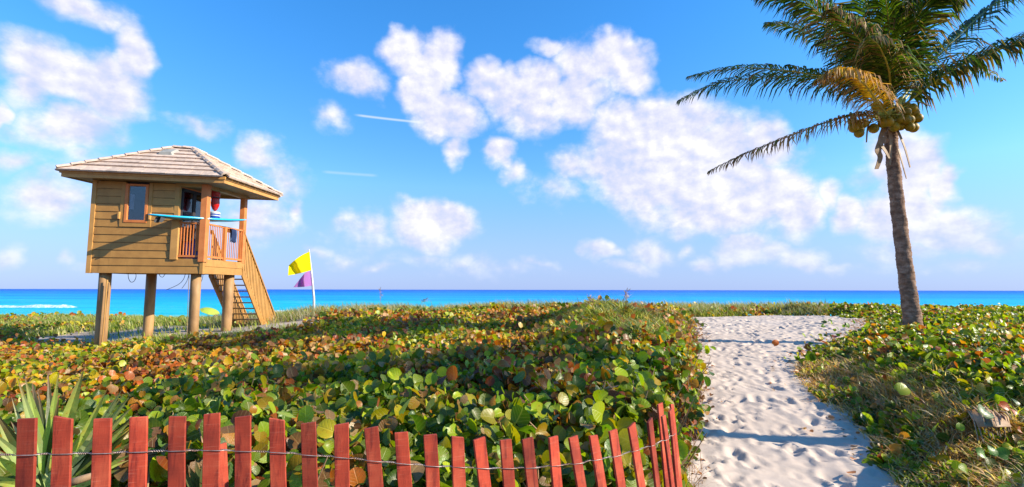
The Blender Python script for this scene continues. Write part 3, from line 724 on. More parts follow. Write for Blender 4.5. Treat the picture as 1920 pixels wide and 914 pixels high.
# things on the porch floor
def bin_(px, label, h=.62):
    b_ = at(px, 488, 15.25); b_.z = ZD+CAMZ
    r_ = empty('storage_bin', b_, label, 'bin', 'blue bins on the porch')
    MB().lathe(b_, [(.13, 0), (.145, .03), (.15, h)], 20).build('body', M_blue, r_, smooth=True); return r_, b_
r_, b_ = bin_(352, 'blue cylindrical bin with red lid behind the front railing', .52)
MB().lathe(b_+Vector((0, 0, .52)), [(.155, 0), (.155, .03), (.11, .05)], 20).build('lid', M_red, r_)
bin_(368, 'taller lidless blue bin beside the corner porch post', .62)
b_ = at(336, 486, 15.2); b_.z = ZD+CAMZ
vs = []; nn = 7
for j in range(nn):
    for i in range(nn):
        vs.append(b_+Vector((-.22+.42*i/(nn-1)+.02*random.uniform(-1, 1), -.02+.10*random.random()+.03*j, .44*j/(nn-1)*(1+.05*random.uniform(-1, 1)))))
o = MB().add(vs, [[j*nn+i, j*nn+i+1, (j+1)*nn+i+1, (j+1)*nn+i] for j in range(nn-1) for i in range(nn-1)]).build('paper_sack', M_white)
o.modifiers.new('solid', 'SOLIDIFY').thickness = .02
tag(o, 'crumpled white sack on the porch floor behind the front railing', 'sack')
# dark cloth over the right railing
c_ = hp(Vector((SW-.03, 1.28, ZR))); vs = []; nn = 8
for j in range(nn+3):
    for i in range(nn):
        f = j/(nn+2); dz = -.02 + (.02-.46*max(0, (f-.2)/.8)) if f > .2 else -.16+.16*(f/.2)
        xo = .06+.03*math.sin(i*1.7+f*4) if f > .2 else -.05
        wdt = .30*(1-.35*f)
        vs.append(c_+B*(wdt*(i/(nn-1)-.5)+.05*f)+A*xo+Vector((0, 0, dz+.03*math.sin(i*2.1)*(f > .5))))
o = MB().add(vs, [[j*nn+i, j*nn+i+1, (j+1)*nn+i+1, (j+1)*nn+i] for j in range(nn+2) for i in range(nn-1)]).build('towel', M_cloth, smooth=True)
o.modifiers.new('solid', 'SOLIDIFY').thickness = .012
tag(o, 'dark blue cloth hanging over the right porch railing', 'towel')

# ------------------------------------------------------------------ flagpole
def cloth_mat(name, c, c2):
    def f(t, out):
        n = t.noise(t.node('ShaderNodeTexCoord').outputs['Object'], 3, 3)
        cc = t.mix(n.outputs[0], c4(c), c4(c2)); p = princ(t, cc, .8, .1)
        tr = t.node('ShaderNodeBsdfTranslucent', {'Color': cc})
        return t.node('ShaderNodeMixShader', {0: .5, 1: p, 2: tr.outputs[0]}).outputs[0]
    return mat(name, f)
M_yel = cloth_mat('yellow flag cloth', (1.0, .80, .01), (.95, .72, .005)); M_pur = cloth_mat('purple flag cloth', (.55, .24, .60), (.45, .17, .50))
D = 22.0
fb_ = at(589, 592, D); ft = at(579, 468, D); pole_root = empty('flagpole', fb_, 'white beach flagpole flying a yellow and a purple warning flag', 'flagpole')
mid = at(584.5, 515, D)
MB().tube([fb_-Vector((0, 0, .3)), at(588.5, 560, D), mid, ft], [.055, .05, .042, .03], 10).build('pole', M_white, pole_root, smooth=True)
def flag(corners, mt, lab, depth_amp=.16):
    (a_, b_, c_, d_) = [Vector((*p, 0)) for p in corners]; nu, nv = 22, 14; vs = []
    for j in range(nv+1):
        for i in range(nu+1):
            u, v = i/nu, j/nv
            p = (a_.lerp(b_, u)).lerp(d_.lerp(c_, u), v)
            wv = math.sin(u*8+v*2.2)*u*depth_amp+.5*depth_amp*math.sin(u*15+v*5)*u
            p.y += 3.0*math.sin(u*3.14)*(-1 if v < .5 else .3)
            vs.append(at(p.x, p.y, D+wv-.03-.75*u))
    o = MB().add(vs, [[j*(nu+1)+i, j*(nu+1)+i+1, (j+1)*(nu+1)+i+1, (j+1)*(nu+1)+i] for j in range(nv) for i in range(nu)]).build('flag', mt, pole_root, smooth=True)
    o['label'] = lab
flag([(580.5, 472), (541.5, 498), (540, 517), (584, 507)], M_yel, 'yellow flag')
flag([(581.5, 509), (566, 519), (550, 539), (585, 536)], M_pur, 'purple flag', .28)

# ------------------------------------------------------------------ beach umbrellas below the dune
def umbrella(px, py, D, r, tilt, mt, label, spread=1.0):
    top = at(px, py, D); gz = float(G(top.x, D))+CAMZ
    root = empty('beach_umbrella', (top.x, D, gz), label, 'beach umbrella', 'beach umbrellas below the dune')
    axis_ = Vector((math.sin(tilt), -.15, math.cos(tilt))).normalized()
    MB().tube([Vector((top.x-axis_.x*(top.z-gz), D+.1, gz-.2)), top], .02, 8).build('pole', M_white, root)
    q = axis_.to_track_quat('Z', 'Y'); n = 16; m = MB(); vs = [top+q @ Vector((0, 0, .05))]
    for (rr, zz) in ((.35, .0), (.7, -.10), (1.0, -.27)):
        for k in range(n):
            a_ = 2*math.pi*k/n; s_ = 1-.05*(k % 2)
            vs.append(top+q @ Vector((r*rr*s_*math.cos(a_), r*rr*s_*math.sin(a_), zz*r)))
    fs = [[0, 1+k, 1+(k+1) % n] for k in range(n)]+[[1+j*n+k, 1+(j+1)*n+k, 1+(j+1)*n+(k+1) % n, 1+j*n+(k+1) % n] for j in range(2) for k in range(n)]
    o = m.add(vs, fs).build('canopy', mt, root); o.modifiers.new('solid', 'SOLIDIFY').thickness = .015
M_uy = cloth_mat('pale yellow umbrella cloth', (.62, .70, .12), (.5, .6, .10)); M_ur = cloth_mat('coral umbrella cloth', (.75, .12, .10), (.65, .10, .09))
umbrella(395, 580, 53, .95, .38, M_uy, 'pale yellow green beach umbrella seen between the tower piles')
umbrella(695, 573, 46, .62, -.15, M_ur, 'coral red beach umbrella top showing over the dune grass')

# ------------------------------------------------------------------ foliage
def frames(nrm, roll):
    """orthonormal frames (n,3,3): columns x, y, z=nrm"""
    nrm = nrm/np.linalg.norm(nrm, axis=1, keepdims=True)
    ref = np.tile(np.array([0, 0, 1.0]), (len(nrm), 1)); ref[np.abs(nrm[:, 2]) > .95] = (0, 1, 0)
    x = np.cross(ref, nrm); x /= np.linalg.norm(x, axis=1, keepdims=True); y = np.cross(nrm, x)
    c, s = np.cos(roll)[:, None], np.sin(roll)[:, None]
    return np.stack([x*c+y*s, -x*s+y*c, nrm], 2)
def leaf_template(hi, cup=.22, curl=.12, notch=.06, asp=1.0):
    """round sea grape leaf, petiole at origin, midrib along +y, length 1"""
    pts = []
    if hi:
        ys = [notch, .35, .7, 1.0]
        sides = [(.30, -.03), (.50, .22), (.535, .50), (.42, .80), (.20, .96)]
    else:
        ys = [notch, .55, 1.0]; sides = [(.40, .02), (.53, .48), (.30, .92)]
    for y in ys: pts.append((0, y, -curl*(y-.5)**2*2))
    ns = len(sides)
    for s in (1, -1):
        for (x, y) in sides: pts.append((s*x*asp, y, cup*(x**1.3)-curl*(y-.5)**2*2+.02*math.sin(9*y+s)))
    f = []
    m = len(ys)
    for k, s in enumerate((0, 1)):
        b = m+k*ns
        if hi: tri = [(0, b, b+1), (0, b+1, 1), (1, b+1, b+2), (1, b+2, 2), (2, b+2, b+3), (2, b+3, b+4), (2, b+4, 3)]
        else: tri = [(0, b, b+1), (0, b+1, 1), (1, b+1, b+2), (1, b+2, 2)]
        for t in tri: f.append(t if s == 0 else t[::-1])
    return np.array(pts), np.array(f)
def scatter_mesh(name, T, FT, pos, fr, size, col, mat_, parent, kind='stuff', uvT=None):
    n = len(pos); V = np.einsum('nij,kj->nki', fr, T)
    if uvT is None:      # every leaf folds, curls and stretches a little differently
        k1 = rng.uniform(-.1, .8, n)[:, None]; k2 = rng.uniform(-.3, .5, n)[:, None]; k3 = rng.uniform(-.25, .25, n)[:, None]
        tx, ty = T[:, 0][None], T[:, 1][None]; zz = k1*np.abs(tx)**1.2-k2*(ty-.3)**2+k3*tx*ty+.05*np.sin(ty*9+k1*20)*np.abs(tx)
        T3 = np.stack([tx*rng.uniform(.8, 1.05, n)[:, None], ty+0*tx+0*k1, zz], 2)
        V = np.einsum('nij,nkj->nki', fr, T3)
    V = V*size[:, None, None]+pos[:, None, :]
    Fc = (FT[None]+(np.arange(n)*len(T))[:, None, None]).reshape(-1, FT.shape[1])
    cc = np.repeat(col, len(T), axis=0)
    uv = np.tile((uvT if uvT is not None else T[:, :2]), (n, 1))
    o = mesh_np(name, V.reshape(-1, 3), Fc, mat_, parent, smooth=True, col=cc, uv=uv)
    if kind: o['kind'] = kind
    return o
GREENS = np.array([(.04, .11, .010), (.07, .17, .010), (.13, .27, .008), (.24, .38, .008), (.38, .50, .010), (.05, .13, .025)])
WARM = np.array([(.58, .50, .008), (.66, .42, .008), (.68, .27, .012), (.56, .13, .012), (.40, .07, .015), (.42, .20, .05), (.56, .34, .14), (.24, .10, .03)])
def leaf_colour(x, y, n):
    warm = .24+.52*np.clip((y-4.6)/2.6, 0, 1)
    warm = warm+.55*fbm(x*.55+30, y*.42, 2)+.75*vnoise(x*2.1+11, y*1.7)
    right = (x > np.interp(y, PY, PRr)-.3)
    warm = np.where(right, warm*.42, warm); warm = np.where((y > 17) & ~right, warm*.7, warm)
    warm = np.clip(warm, .05, .82)
    isw = rng.random(n) < warm
    g = GREENS[rng.integers(0, len(GREENS), n)]; order = np.array([0, 1, 0, 6, 2, 1, 5, 3, 7, 5, 4, 2]); hue = vnoise(x*1.7+3, y*1.4+50)+.5+rng.normal(0, .16, n); ww = WARM[order[np.clip((hue*12).astype(int), 0, 11)]]
    yl = (.30+.45*np.clip((y-5)/6, 0, 1))[:, None]*rng.random((n, 1))*1.4*np.where(right, .75, 1)[:, None]
    g = g*(1-.6*yl)+np.array([.52, .50, .006])*.6*yl
    c = np.where(isw[:, None], ww*np.where(y < 4.5, .6, 1)[:, None], g)
    return c*(.75+.5*rng.random((n, 1)))
def field_points(n, y0, y1, u0=-1.12, u1=1.12, seed=None):
    y = np.sqrt(rng.random(n)*(y1*y1-y0*y0)+y0*y0)
    return (u0+(u1-u0)*rng.random(n))*y, y
def grassy(x, y):
    """where grass replaces sea grape"""
    g = .0*x
    hump = 1.15-((x/np.maximum(y, 1)-.22)/.13)**2-((y-10.6)/3.8)**2
    leftc = np.where((x < -7) & (y > 15.5), .7, 0)
    bank = 1.15-np.abs(x-np.interp(y, PY, PRr)-.55)/.75
    bank = np.where((y > 3) & (y < 9.2), bank, 0)
    near_r = np.where((x > np.interp(y, PY, PRr)) & (y < 5.4), .75, 0)
    crest = np.where((y > 19.5) & (x < 5.0), .6, 0)
    mid = np.where((x/np.maximum(y, 1) > .27) & (x < 9.0) & (y > 16.2) & (y < 22), .7, 0)
    clear = np.where((x < -5.2-(y-14)*.4) & (y > 14.1) & (y < 21.5), .90, 0)
    return np.clip(np.maximum.reduce([clear, hump, leftc, bank, near_r, crest, mid])+.5*fbm(x*1.3+9, y*1.3, 2), 0, 1)
def ramp_up(x, y):
    """canopy fraction of full height near path edges"""
    p = path_in(x, y); p = np.where((y > 2) & (y < 20), p, -3)
    left = x < (np.interp(y, PY, PL)+np.interp(y, PY, PRr))/2
    w_ = np.where(left, .30, 1.3)
    return np.clip(-p/w_, 0, 1)**np.where(left, .6, .8)
def canopy_z(x, y):
    g = G(x, y); c_ = np.maximum(CAN(x, y), g+.05)
    return g+(c_-g)*ramp_up(x, y), g
def make_leaves(n, y0, y1, size, keep_extra=None):
    x, y = field_points(n, y0, y1)
    ok = (path_in(x, y) < 0.02) | (y > 19.6)
    gr = grassy(x, y); ok &= rng.random(n) > gr*.93
    sl_ = sandy_left(x, y); ok &= rng.random(n) > np.clip(sl_*1.6+.2, 0, .97)
    hole = vnoise(x*3.3+20, y*2.6); ok &= (hole > -.27) | (rng.random(n) < .25)
    # keep the fence line clear
    ok &= ~((y < 2.5) & (np.abs(x) < 3))
    # room round the palm trunk
    ok &= ((x-8.62)**2+(y-11)**2) > .10
    x, y = x[ok], y[ok]; n = len(x)
    top, g = canopy_z(x, y); thick = np.minimum(top-g, .65)
    f = rng.exponential(.22, n); f = np.clip(f, 0, 1)
    f = np.where(rng.random(n) < .06, -rng.random(n)*.18, f)          # a few stand proud of the canopy
    z_ = top-f*thick
    s = size*np.clip(np.exp(rng.normal(-.05, .36, n)), .4, 1.55)*np.clip(.75+.25*ramp_up(x, y), 0, 1)
    return x, y, z_, s, f
groups = []
ROOT_L = empty('sea_grape_thicket', (-2, 9, CAMZ-1.5), 'broad green and orange sea grape thicket between red fence and tower', 'sea grape', 'sea grape thickets beside the path')
ROOT_R = empty('sea_grape_thicket', (9, 9, CAMZ-1.3), 'green sea grape thicket right of the sand path around the palm trunk', 'sea grape', 'sea grape thickets beside the path')
TH, FH = leaf_template(True); TL, FL = leaf_template(False)
cand = []
bank = {}
for (n, y0, y1, size, hi) in [(25000, 2.55, 4.5, .074, True), (48000, 4.5, 7.5, .074, True), (88000, 7.5, 13, .080, False), (100000, 13, 21, .092, False), (12000, 21, 25, .12, False)]:
    x, y, z_, s, f = make_leaves(n, y0, y1, size)
    N = len(x)
    nr = np.stack([rng.normal(.30, .75, N), rng.normal(-.40, .7, N), .08+np.abs(rng.normal(.5, .4, N))], 1)
    fr = frames(nr, rng.random(N)*6.283)
    col = leaf_colour(x, y, N)
    side_r = x > (np.interp(y, PY, PL)+np.interp(y, PY, PRr))/2
    side_r = np.where(y > 19.6, x > 5.0, side_r)
    bank[(y0, hi)] = (np.stack([x, y, z_+CAMZ], 1), fr, s, col, side_r, f)
# the largest-showing leaves become leaf parts of their own
def proj_px(p):
    return 960+F*p[:, 0]/p[:, 1]
for side, root in ((False, ROOT_L), (True, ROOT_R)):
    pool = []
    for key, (pos, fr, s, col, sr, f) in bank.items():
        if key[0] > 8: continue
        pxs = proj_px(pos); pys = 543+F*(CAMZ-pos[:, 2])/pos[:, 1]
        idx = np.where((sr == side) & (f < .22) & (pxs > -10) & (pxs < 1930) & (pys < 925))[0]
        for i in idx: pool.append((s[i]/pos[i, 1], key, i))
    pool.sort(reverse=True); pool = pool[:295]
    taken = {}
    variants = [leaf_template(True, cup=random.uniform(.05, .45), curl=random.uniform(-.05, .35), asp=random.uniform(.9, 1.08)) for _ in range(8)]
    cache = {}
    for (_, key, i) in pool:
        taken.setdefault(key, set()).add(i)
        pos, fr, s, col, sr, f = bank[key]
        c_ = col[i]; ck = (int(c_[0]*14), int(c_[1]*14), random.randrange(8))
        if ck not in cache:
            T_, F_ = variants[ck[2]]; o = mesh_np('leaf', T_, F_, M_leaf, None, smooth=True, col=np.repeat(c_[None], len(T_), 0), uv=T_[:, :2])
            cache[ck] = o.data; bpy.data.objects.remove(o)
        o = bpy.data.objects.new('leaf', cache[ck]); C.objects.link(o); o.parent = root
        Mx = Matrix(fr[i].tolist()).to_4x4(); Mx = Matrix.Translation(Vector(pos[i])-root.location) @ Mx @ Matrix.Scale(float(s[i]), 4)
        o.matrix_local = Mx
    for key in bank: bank[key] = bank[key]+((),) if False else bank[key]
    for key, (pos, fr, s, col, sr, f) in bank.items():
        m_ = (sr == side)
        if key in taken: m_[list(taken[key])] = False
        groups.append((side, key, m_.copy()))
for side, root in ((False, ROOT_L), (True, ROOT_R)):
    for hi in (True, False):
        parts = [(bank[k], m_) for (sd, k, m_) in groups if sd == side and k[1] == hi]
        pos = np.concatenate([b[0][m_] for b, m_ in parts]); fr = np.concatenate([b[1][m_] for b, m_ in parts]); s = np.concatenate([b[2][m_] for b, m_ in parts]); col = np.concatenate([b[3][m_] for b, m_ in parts])
        if len(pos): scatter_mesh('foliage', TH if hi else TL, FH if hi else FL, pos, fr, s, col, M_leaf, root)
# woody stems
M_stem = painted('dry woody stem', (.48, .30, .16), (.26, .15, .08), .8, 20, bs=.4)
def stems(n, root, side):
    mb = MB(); c_ = 0
    while c_ < n:
        y = math.sqrt(random.uniform(5.5, 150)); x = random.uniform(-1.05, 1.05)*y
        pl, pr = np.interp(y, PY, PL), np.interp(y, PY, PRr); mid_ = (pl+pr)/2
        if (x > mid_) != side or path_in(np.array(x), np.array(y)) > -.1 or (y < 2.5 and abs(x) < 3): continue
        top, g = canopy_z(np.array([x]), np.array([y])); top = float(top[0]); g = float(g[0])
        if sandy_left(np.array(x), np.array(y)) > .1: continue
        h = (top-g)*random.uniform(.8, 1.10); lean = random.gauss(0, .22), random.gauss(0, .16)
        b_ = Vector((x, y, CAMZ+top-min(h, .5))); t_ = Vector((x+lean[0], y+lean[1], CAMZ+g+h))
        mb.tube([b_, b_.lerp(t_, .5)+Vector((random.gauss(0, .03), random.gauss(0, .03), 0)), t_], [.007, .006, .003], 4, False); c_ += 1
    o = mb.build('stems', M_stem, root); o['kind'] = 'stuff'
stems(3200, ROOT_L, False); stems(900, ROOT_R, True)

# grass
def grass(name, x, y, z0, h, col, label, cat='grass', wdt=.006, lean=.45, parent=None, wind=(-.25, 0)):
    n = len(x); K = 4
    a = rng.random(n)*6.283; ln = np.abs(rng.normal(lean, .25, n)); dx = np.cos(a)*ln+wind[0]; dy = np.sin(a)*ln+wind[1]
    b = a+np.pi/2+rng.normal(0, .4, n); wx, wy = np.cos(b), np.sin(b)
    V = np.zeros((n, 2*K-1, 3)); ws = wdt*(.6+.8*rng.random(n))
    for k in range(K):
        f = k/(K-1); cx = x+dx*h*f**1.8; cy = y+dy*h*f**1.8; cz = z0+h*(f-.35*ln*f**2.5)
        wk = ws*(1-f)**.7
        if k < K-1:
            V[:, 2*k] = np.stack([cx-wx*wk, cy-wy*wk, cz], 1); V[:, 2*k+1] = np.stack([cx+wx*wk, cy+wy*wk, cz], 1)
        else: V[:, 2*K-2] = np.stack([cx, cy, cz], 1)
    ft = []
    for k in range(K-2): ft += [(2*k, 2*k+1, 2*k+3), (2*k, 2*k+3, 2*k+2)]
    ft += [(2*K-4, 2*K-3, 2*K-2)]
    ft = np.array(ft); Fc = (ft[None]+(np.arange(n)*(2*K-1))[:, None, None]).reshape(-1, 3)
    o = mesh_np(name, V.reshape(-1, 3), Fc, M_grass, parent, smooth=False, col=np.repeat(col, 2*K-1, axis=0))
    o['kind'] = 'stuff'
    if label: tag(o, label, cat)
    return o
def pick(cols, n, p=None, v=.8):
    cols = np.array(cols); return cols[rng.choice(len(cols), n, p=p)]*(1-v/2+v*rng.random((n, 1)))
GG = [(.22, .32, .03), (.36, .46, .06), (.52, .56, .16), (.66, .60, .30)]
DRY = [(.78, .46, .17), (.95, .64, .30), (.58, .30, .11), (1.0, .78, .46)]
def gpoints(n, y0, y1, u0, u1, cond, clump=.0):
    y = np.sqrt(rng.random(n)*(y1*y1-y0*y0)+y0*y0); x = (u0+(u1-u0)*rng.random(n))*y
    ok = cond(x, y); return x[ok], y[ok]
# hump in the middle
x, y = gpoints(75000, 7.5, 15.5, .06, .40, lambda x, y: (rng.random(len(x)) < grassy(x, y)*1.3) & (path_in(x, y) < -.05))
top, g = canopy_z(x, y); h = .18+.36*rng.random(len(x))*(.6+fbm(x*2, y*2)); h = np.maximum(h, .18)*1.15; kk = rng.random(len(x)) < .85; x, y, top, g, h = x[kk], y[kk], top[kk], g[kk], h[kk]
grass('beach_grass', x, y, np.maximum(top-.26, g)+CAMZ+.0, h, pick([(.26, .38, .04), (.48, .56, .12), (.90, .88, .45), (.08, .15, .02), (.66, .40, .16)], len(x)), 'mound of pale green beach grass beside the left edge of path', wdt=.0125, lean=1.0)
# left of the tower and behind it
x, y = gpoints(60000, 14.0, 24, -1.12, -.42, lambda x, y: (fbm(x*.8, y*.8) > -.1) & (rng.random(len(x)) > np.clip(sandy_left(x, y)*1.5+.1, 0, .95)))
top, g = canopy_z(x, y); grass('beach_grass', x, y, G(x, y)+CAMZ, .16+.26*rng.random(len(x))*np.clip((y-14)/5, .4, 1), pick(GG, len(x)), 'pale beach grass on the sand behind the lifeguard tower', wdt=.015)
# crest fringe
x, y = gpoints(60000, 18.5, 23, -.62, .62, lambda x, y: (rng.random(len(x)) < .25+.9*np.clip(fbm(x*1.0+3, y*.3)+.4, 0, 1)) & (path_in(x, y) < 0))
top, g = canopy_z(x, y); grass('dune_grass', x, y, top-.12+CAMZ, .16+.34*rng.random(len(x))**1.6, pick([(.50, .46, .28), (.42, .42, .2), (.62, .56, .42), (.3, .33, .12)], len(x)), 'wispy pale dune grass along the crest against the sea', wdt=.011)
# green tussocks at the head of the path
x, y = gpoints(15000, 16.5, 21, .24, .50, lambda x, y: (path_in(x, y) < -.02) & (x < 9) & (rng.random(len(x)) > np.clip(sandy_left(x, y)*1.5, 0, .95)))
top, g = canopy_z(x, y); grass('beach_grass', x, y, np.maximum(top-.25, g)+CAMZ, .14+.2*rng.random(len(x)), pick(GG[:3], len(x)), 'green tussocks of grass left of the head of the path', wdt=.009)
# right bank: dry and green grass
def bank_near(x, y): return (rng.random(len(x)) < grassy(x, y)*1.2) & (x > np.interp(y, PY, PRr)-.12)
x, y = gpoints(38000, 3.2, 9.8, .45, 1.1, bank_near)
top, g = canopy_z(x, y); dr = rng.random(len(x)) < np.clip(1.25-.75*np.abs(x-np.interp(y, PY, PRr)-.5)/.8+.8*fbm(x*1.5, y*1.5), .12, .97)
col = np.where(dr[:, None], pick(DRY, len(x)), pick([(.26, .42, .02), (.42, .58, .03), (.60, .66, .05)], len(x)))
grass('bank_grass', x, y, np.maximum(top-.15, g-.02)+CAMZ, .10+.26*rng.random(len(x))*(.4+.6*ramp_up(x, y)), col, 'tangle of dry brown and green grass on the right bank of the path', wdt=.009, lean=.9, wind=(-.1, -.05))
# dry twigs and dead leaves at the left edge of the path
x, y = gpoints(9000, 3.6, 8, .2, .5, lambda x, y: (np.abs(x-np.interp(y, PY, PL)+.10) < .26*rng.random(len(x))))
grass('dry_grass', x, y, G(x, y)+CAMZ-.01, .08+.25*rng.random(len(x)), pick([(.42, .16, .08), (.32, .15, .08), (.5, .3, .18)], len(x)), 'dry reddish twigs and dead grass at the left edge of path', wdt=.004, lean=.9)
# fallen leaves and twigs on the sand
yy = np.sqrt(rng.random(900)*(17**2-3.6**2)+3.6**2); ed = rng.random(900) < .5
xx = np.where(ed, np.interp(yy, PY, PL)+np.abs(rng.normal(0, .18, 900)), np.interp(yy, PY, PRr)-np.abs(rng.normal(0, .3, 900)))
okl = path_in(xx, yy) > 0; xx, yy = xx[okl], yy[okl]; N = len(xx)
o = scatter_mesh('fallen_leaves', TL, FL, np.stack([xx, yy, G(xx, yy)+CAMZ+.035], 1), frames(np.stack([rng.normal(0, .25, N), rng.normal(0, .25, N), np.ones(N)], 1), rng.random(N)*6.28),
    .02+.055*rng.random(N)**2, pick([(.35, .16, .07), (.5, .26, .10), (.22, .12, .06), (.55, .20, .05)], N), M_leaf, None)
tag(o, 'dead brown leaves and scraps scattered on the sand along the path edges', 'fallen leaves')
# undergrowth behind the fence
x, y = gpoints(14000, 1.75, 3.2, -1.1, .85, lambda x, y: (y > 1.75) & (path_in(x, y) < -.1))
g = G(x, y)+CAMZ; grass('undergrowth', x, y, g+.15+.3*rng.random(len(x)), .12+.2*rng.random(len(x)), pick([(.04, .13, .015), (.07, .20, .02), (.14, .26, .03)], len(x)), 'fine green undergrowth close behind the red fence', 'undergrowth', wdt=.007, lean=.8)

# nodding seed heads above the crest
for (pts, lab) in [([(812, 578), (808, 565), (802, 560), (790, 565)], 'single arching seed head above the crest left of centre'),
                   ([(714, 582), (713, 560), (712, 543)], 'tall straight grass stalk beside the coral umbrella top'),
                   ([(1160, 590), (1168, 570), (1173, 547)], 'feathery pale sea oat plume above the grass mound'),
                   ([(1092, 590), (1098, 566), (1107, 558)], 'leaning pale sea oat plume left of the grass mound')]:
    Y_ = 13.0 if pts[0][0] > 1000 else 20.0; P_ = [at(p[0], p[1], Y_) for p in pts]
    m = MB().tube(P_, [.006]*len(P_), 5)
    root = empty('sea_oat', P_[0]-Vector((0, 0, .3)), lab, 'sea oats'); m.build('stalk', M_stem, root)
    m = MB(); e0, e1 = P_[-2], P_[-1]
    for k in range(46):
        b_ = e0.lerp(e1, random.uniform(.2, 1.05)); dd = Vector((random.gauss(.04, .05), random.gauss(0, .04), random.gauss(-.01, .05)))*(.7 if Y_ > 15 else 1)
        m.add([b_, b_+dd+Vector((.02, 0, 0)), b_+dd*1.8], [[0, 1, 2]])
    m.build('plume', M_cream, root)

# ------------------------------------------------------------------ palms
def catmull(P_, n):
    out = []; K = len(P_)
    for i in range(K-1):
        p0 = P_[max(i-1, 0)]; p1_ = P_[i]; p2 = P_[i+1]; p3 = P_[min(i+2, K-1)]
        for k in range(n):
            u = k/n; out.append(.5*((2*p1_)+(p2-p0)*u+(2*p0-5*p1_+4*p2-p3)*u*u+(3*p1_-p0-3*p2+p3)*u**3))
    out.append(P_[-1]); return out
M_rach = painted('palm midrib', (.55, .52, .06), (.60, .44, .07), .45, 6)
M_rachd = painted('dead palm midrib', (.36, .20, .09), (.26, .14, .06), .6, 6)
def f_trunk(t, out):
    tc = t.node('ShaderNodeTexCoord').outputs['Object']; s = t.node('ShaderNodeSeparateXYZ', {0: tc})
    n = t.noise(t.node('ShaderNodeMapping', {0: tc, 'Scale': (6, 6, 10)}).outputs[0], 1, 5, .65)
    f = t.noise(t.node('ShaderNodeMapping', {0: tc, 'Scale': (70, 70, 18)}).outputs[0], 1, 4, .6)
    c = t.ramp(n.outputs[0], [(.3, (.11, .06, .042)), (.5, (.25, .15, .10)), (.72, (.46, .31, .23))])
    c = t.mix(t.math('MULTIPLY', t.step(f.outputs[0], .5, .75), .5), c, c4((.09, .05, .04)))
    return princ(t, c, .9, .15, t.math('ADD', n.outputs[0], f.outputs[0]), .8, .012)
M_trunk = mat('ringed palm bark', f_trunk)
PG = np.array([(.045, .11, .010), (.08, .17, .012), (.17, .28, .015), (.03, .07, .02)]); PYL = np.array([(.85, .50, .01), (1.0, .55, .02)])
PB = np.array([(.42, .20, .08), (.55, .30, .13), (.28, .13, .06), (.62, .40, .23)])
def frond(root, P_, nl=105, ll=.8, dead=0., tipdead=.15, droop=.8, side_droop=None, gold=0., w0=.020, spread=.55, asym=(1, 1), vlift=.25):
    pts = catmull([Vector(p) for p in P_], 14); K = len(pts)
    rr = [max(.004, .026*(1-i/(K-1))**.8) for i in range(K)]; rr[0] = .04
    fr_ = MB().tube(pts, rr, 6).build('frond', M_rachd if dead > .6 else M_rach, root, smooth=True)
    Vs, Fs, Cs = [], [], []; cnt = 0
    for k in range(nl):
        f = .10+.90*(k+.5)/nl; x = f*(K-1); i = min(int(x), K-2); u = x-i
        p = pts[i].lerp(pts[i+1], u); t = (pts[min(i+2, K-1)]-pts[max(i-1, 0)]).normalized()
        s = t.cross(Vector((0, 0, 1)))
        if s.length < .15: s = t.cross(Vector((.3, -1, .2)))
        s.normalize(); up = s.cross(t).normalized()
        prof = (math.sin(math.pi*min(1, .10+f*.90)**.75)**.6)
        for sg, asy in ((1, asym[0]), (-1, asym[1])):
            if asy <= 0 or random.random() < .05: continue
            L = ll*prof*asy*random.uniform(.78, 1.1)+.08
            dr = droop*random.uniform(.7, 1.3)
            d0 = (s*sg*(1-f*.35)*random.uniform(.85, 1.1)+t*(spread+f*.7)+up*vlift*random.uniform(.2, 1.2)).normalized()
            d1 = (d0+Vector((0, 0, -dr*.55))).normalized(); d2 = (d0*.8+Vector((random.gauss(0, .06), random.gauss(0, .06), -dr*1.5))).normalized()
            if random.random() < .12+dead*.4: d2 = (d2+Vector((random.gauss(0, .4), random.gauss(0, .4), -.3))).normalized()
            q0 = p; q1 = q0+d0*L*.34; q2 = q1+d1*L*.36; q3 = q2+d2*L*.34
            wv = (d0.cross(up)).normalized() if random.random() < .5 else t
            wd = w0*random.uniform(.8, 1.2)
            vs = [q0-wv*wd*.35, q0+wv*wd*.35, q1-wv*wd, q1+wv*wd, q2-wv*wd*.8, q2+wv*wd*.8, q3]
            b = len(Vs); Vs += [tuple(v) for v in vs]; Fs += [(b, b+1, b+3), (b, b+3, b+2), (b+2, b+3, b+5), (b+2, b+5, b+4), (b+4, b+5, b+6)]
            base = PB[random.randrange(4)] if random.random() < dead else (PYL[random.randrange(2)] if random.random() < gold else PG[random.randrange(4)])
            tip = PB[random.randrange(4)] if random.random() < tipdead+dead else base
            for j, m_ in enumerate((0, 0, .1, .1, .6, .6, 1)): Cs.append(base*(1-m_)+tip*m_)
    o = mesh_np('leaflets', np.array(Vs), np.array(Fs), M_frond, fr_, col=np.array(Cs)); o['kind'] = 'stuff'
    return fr_
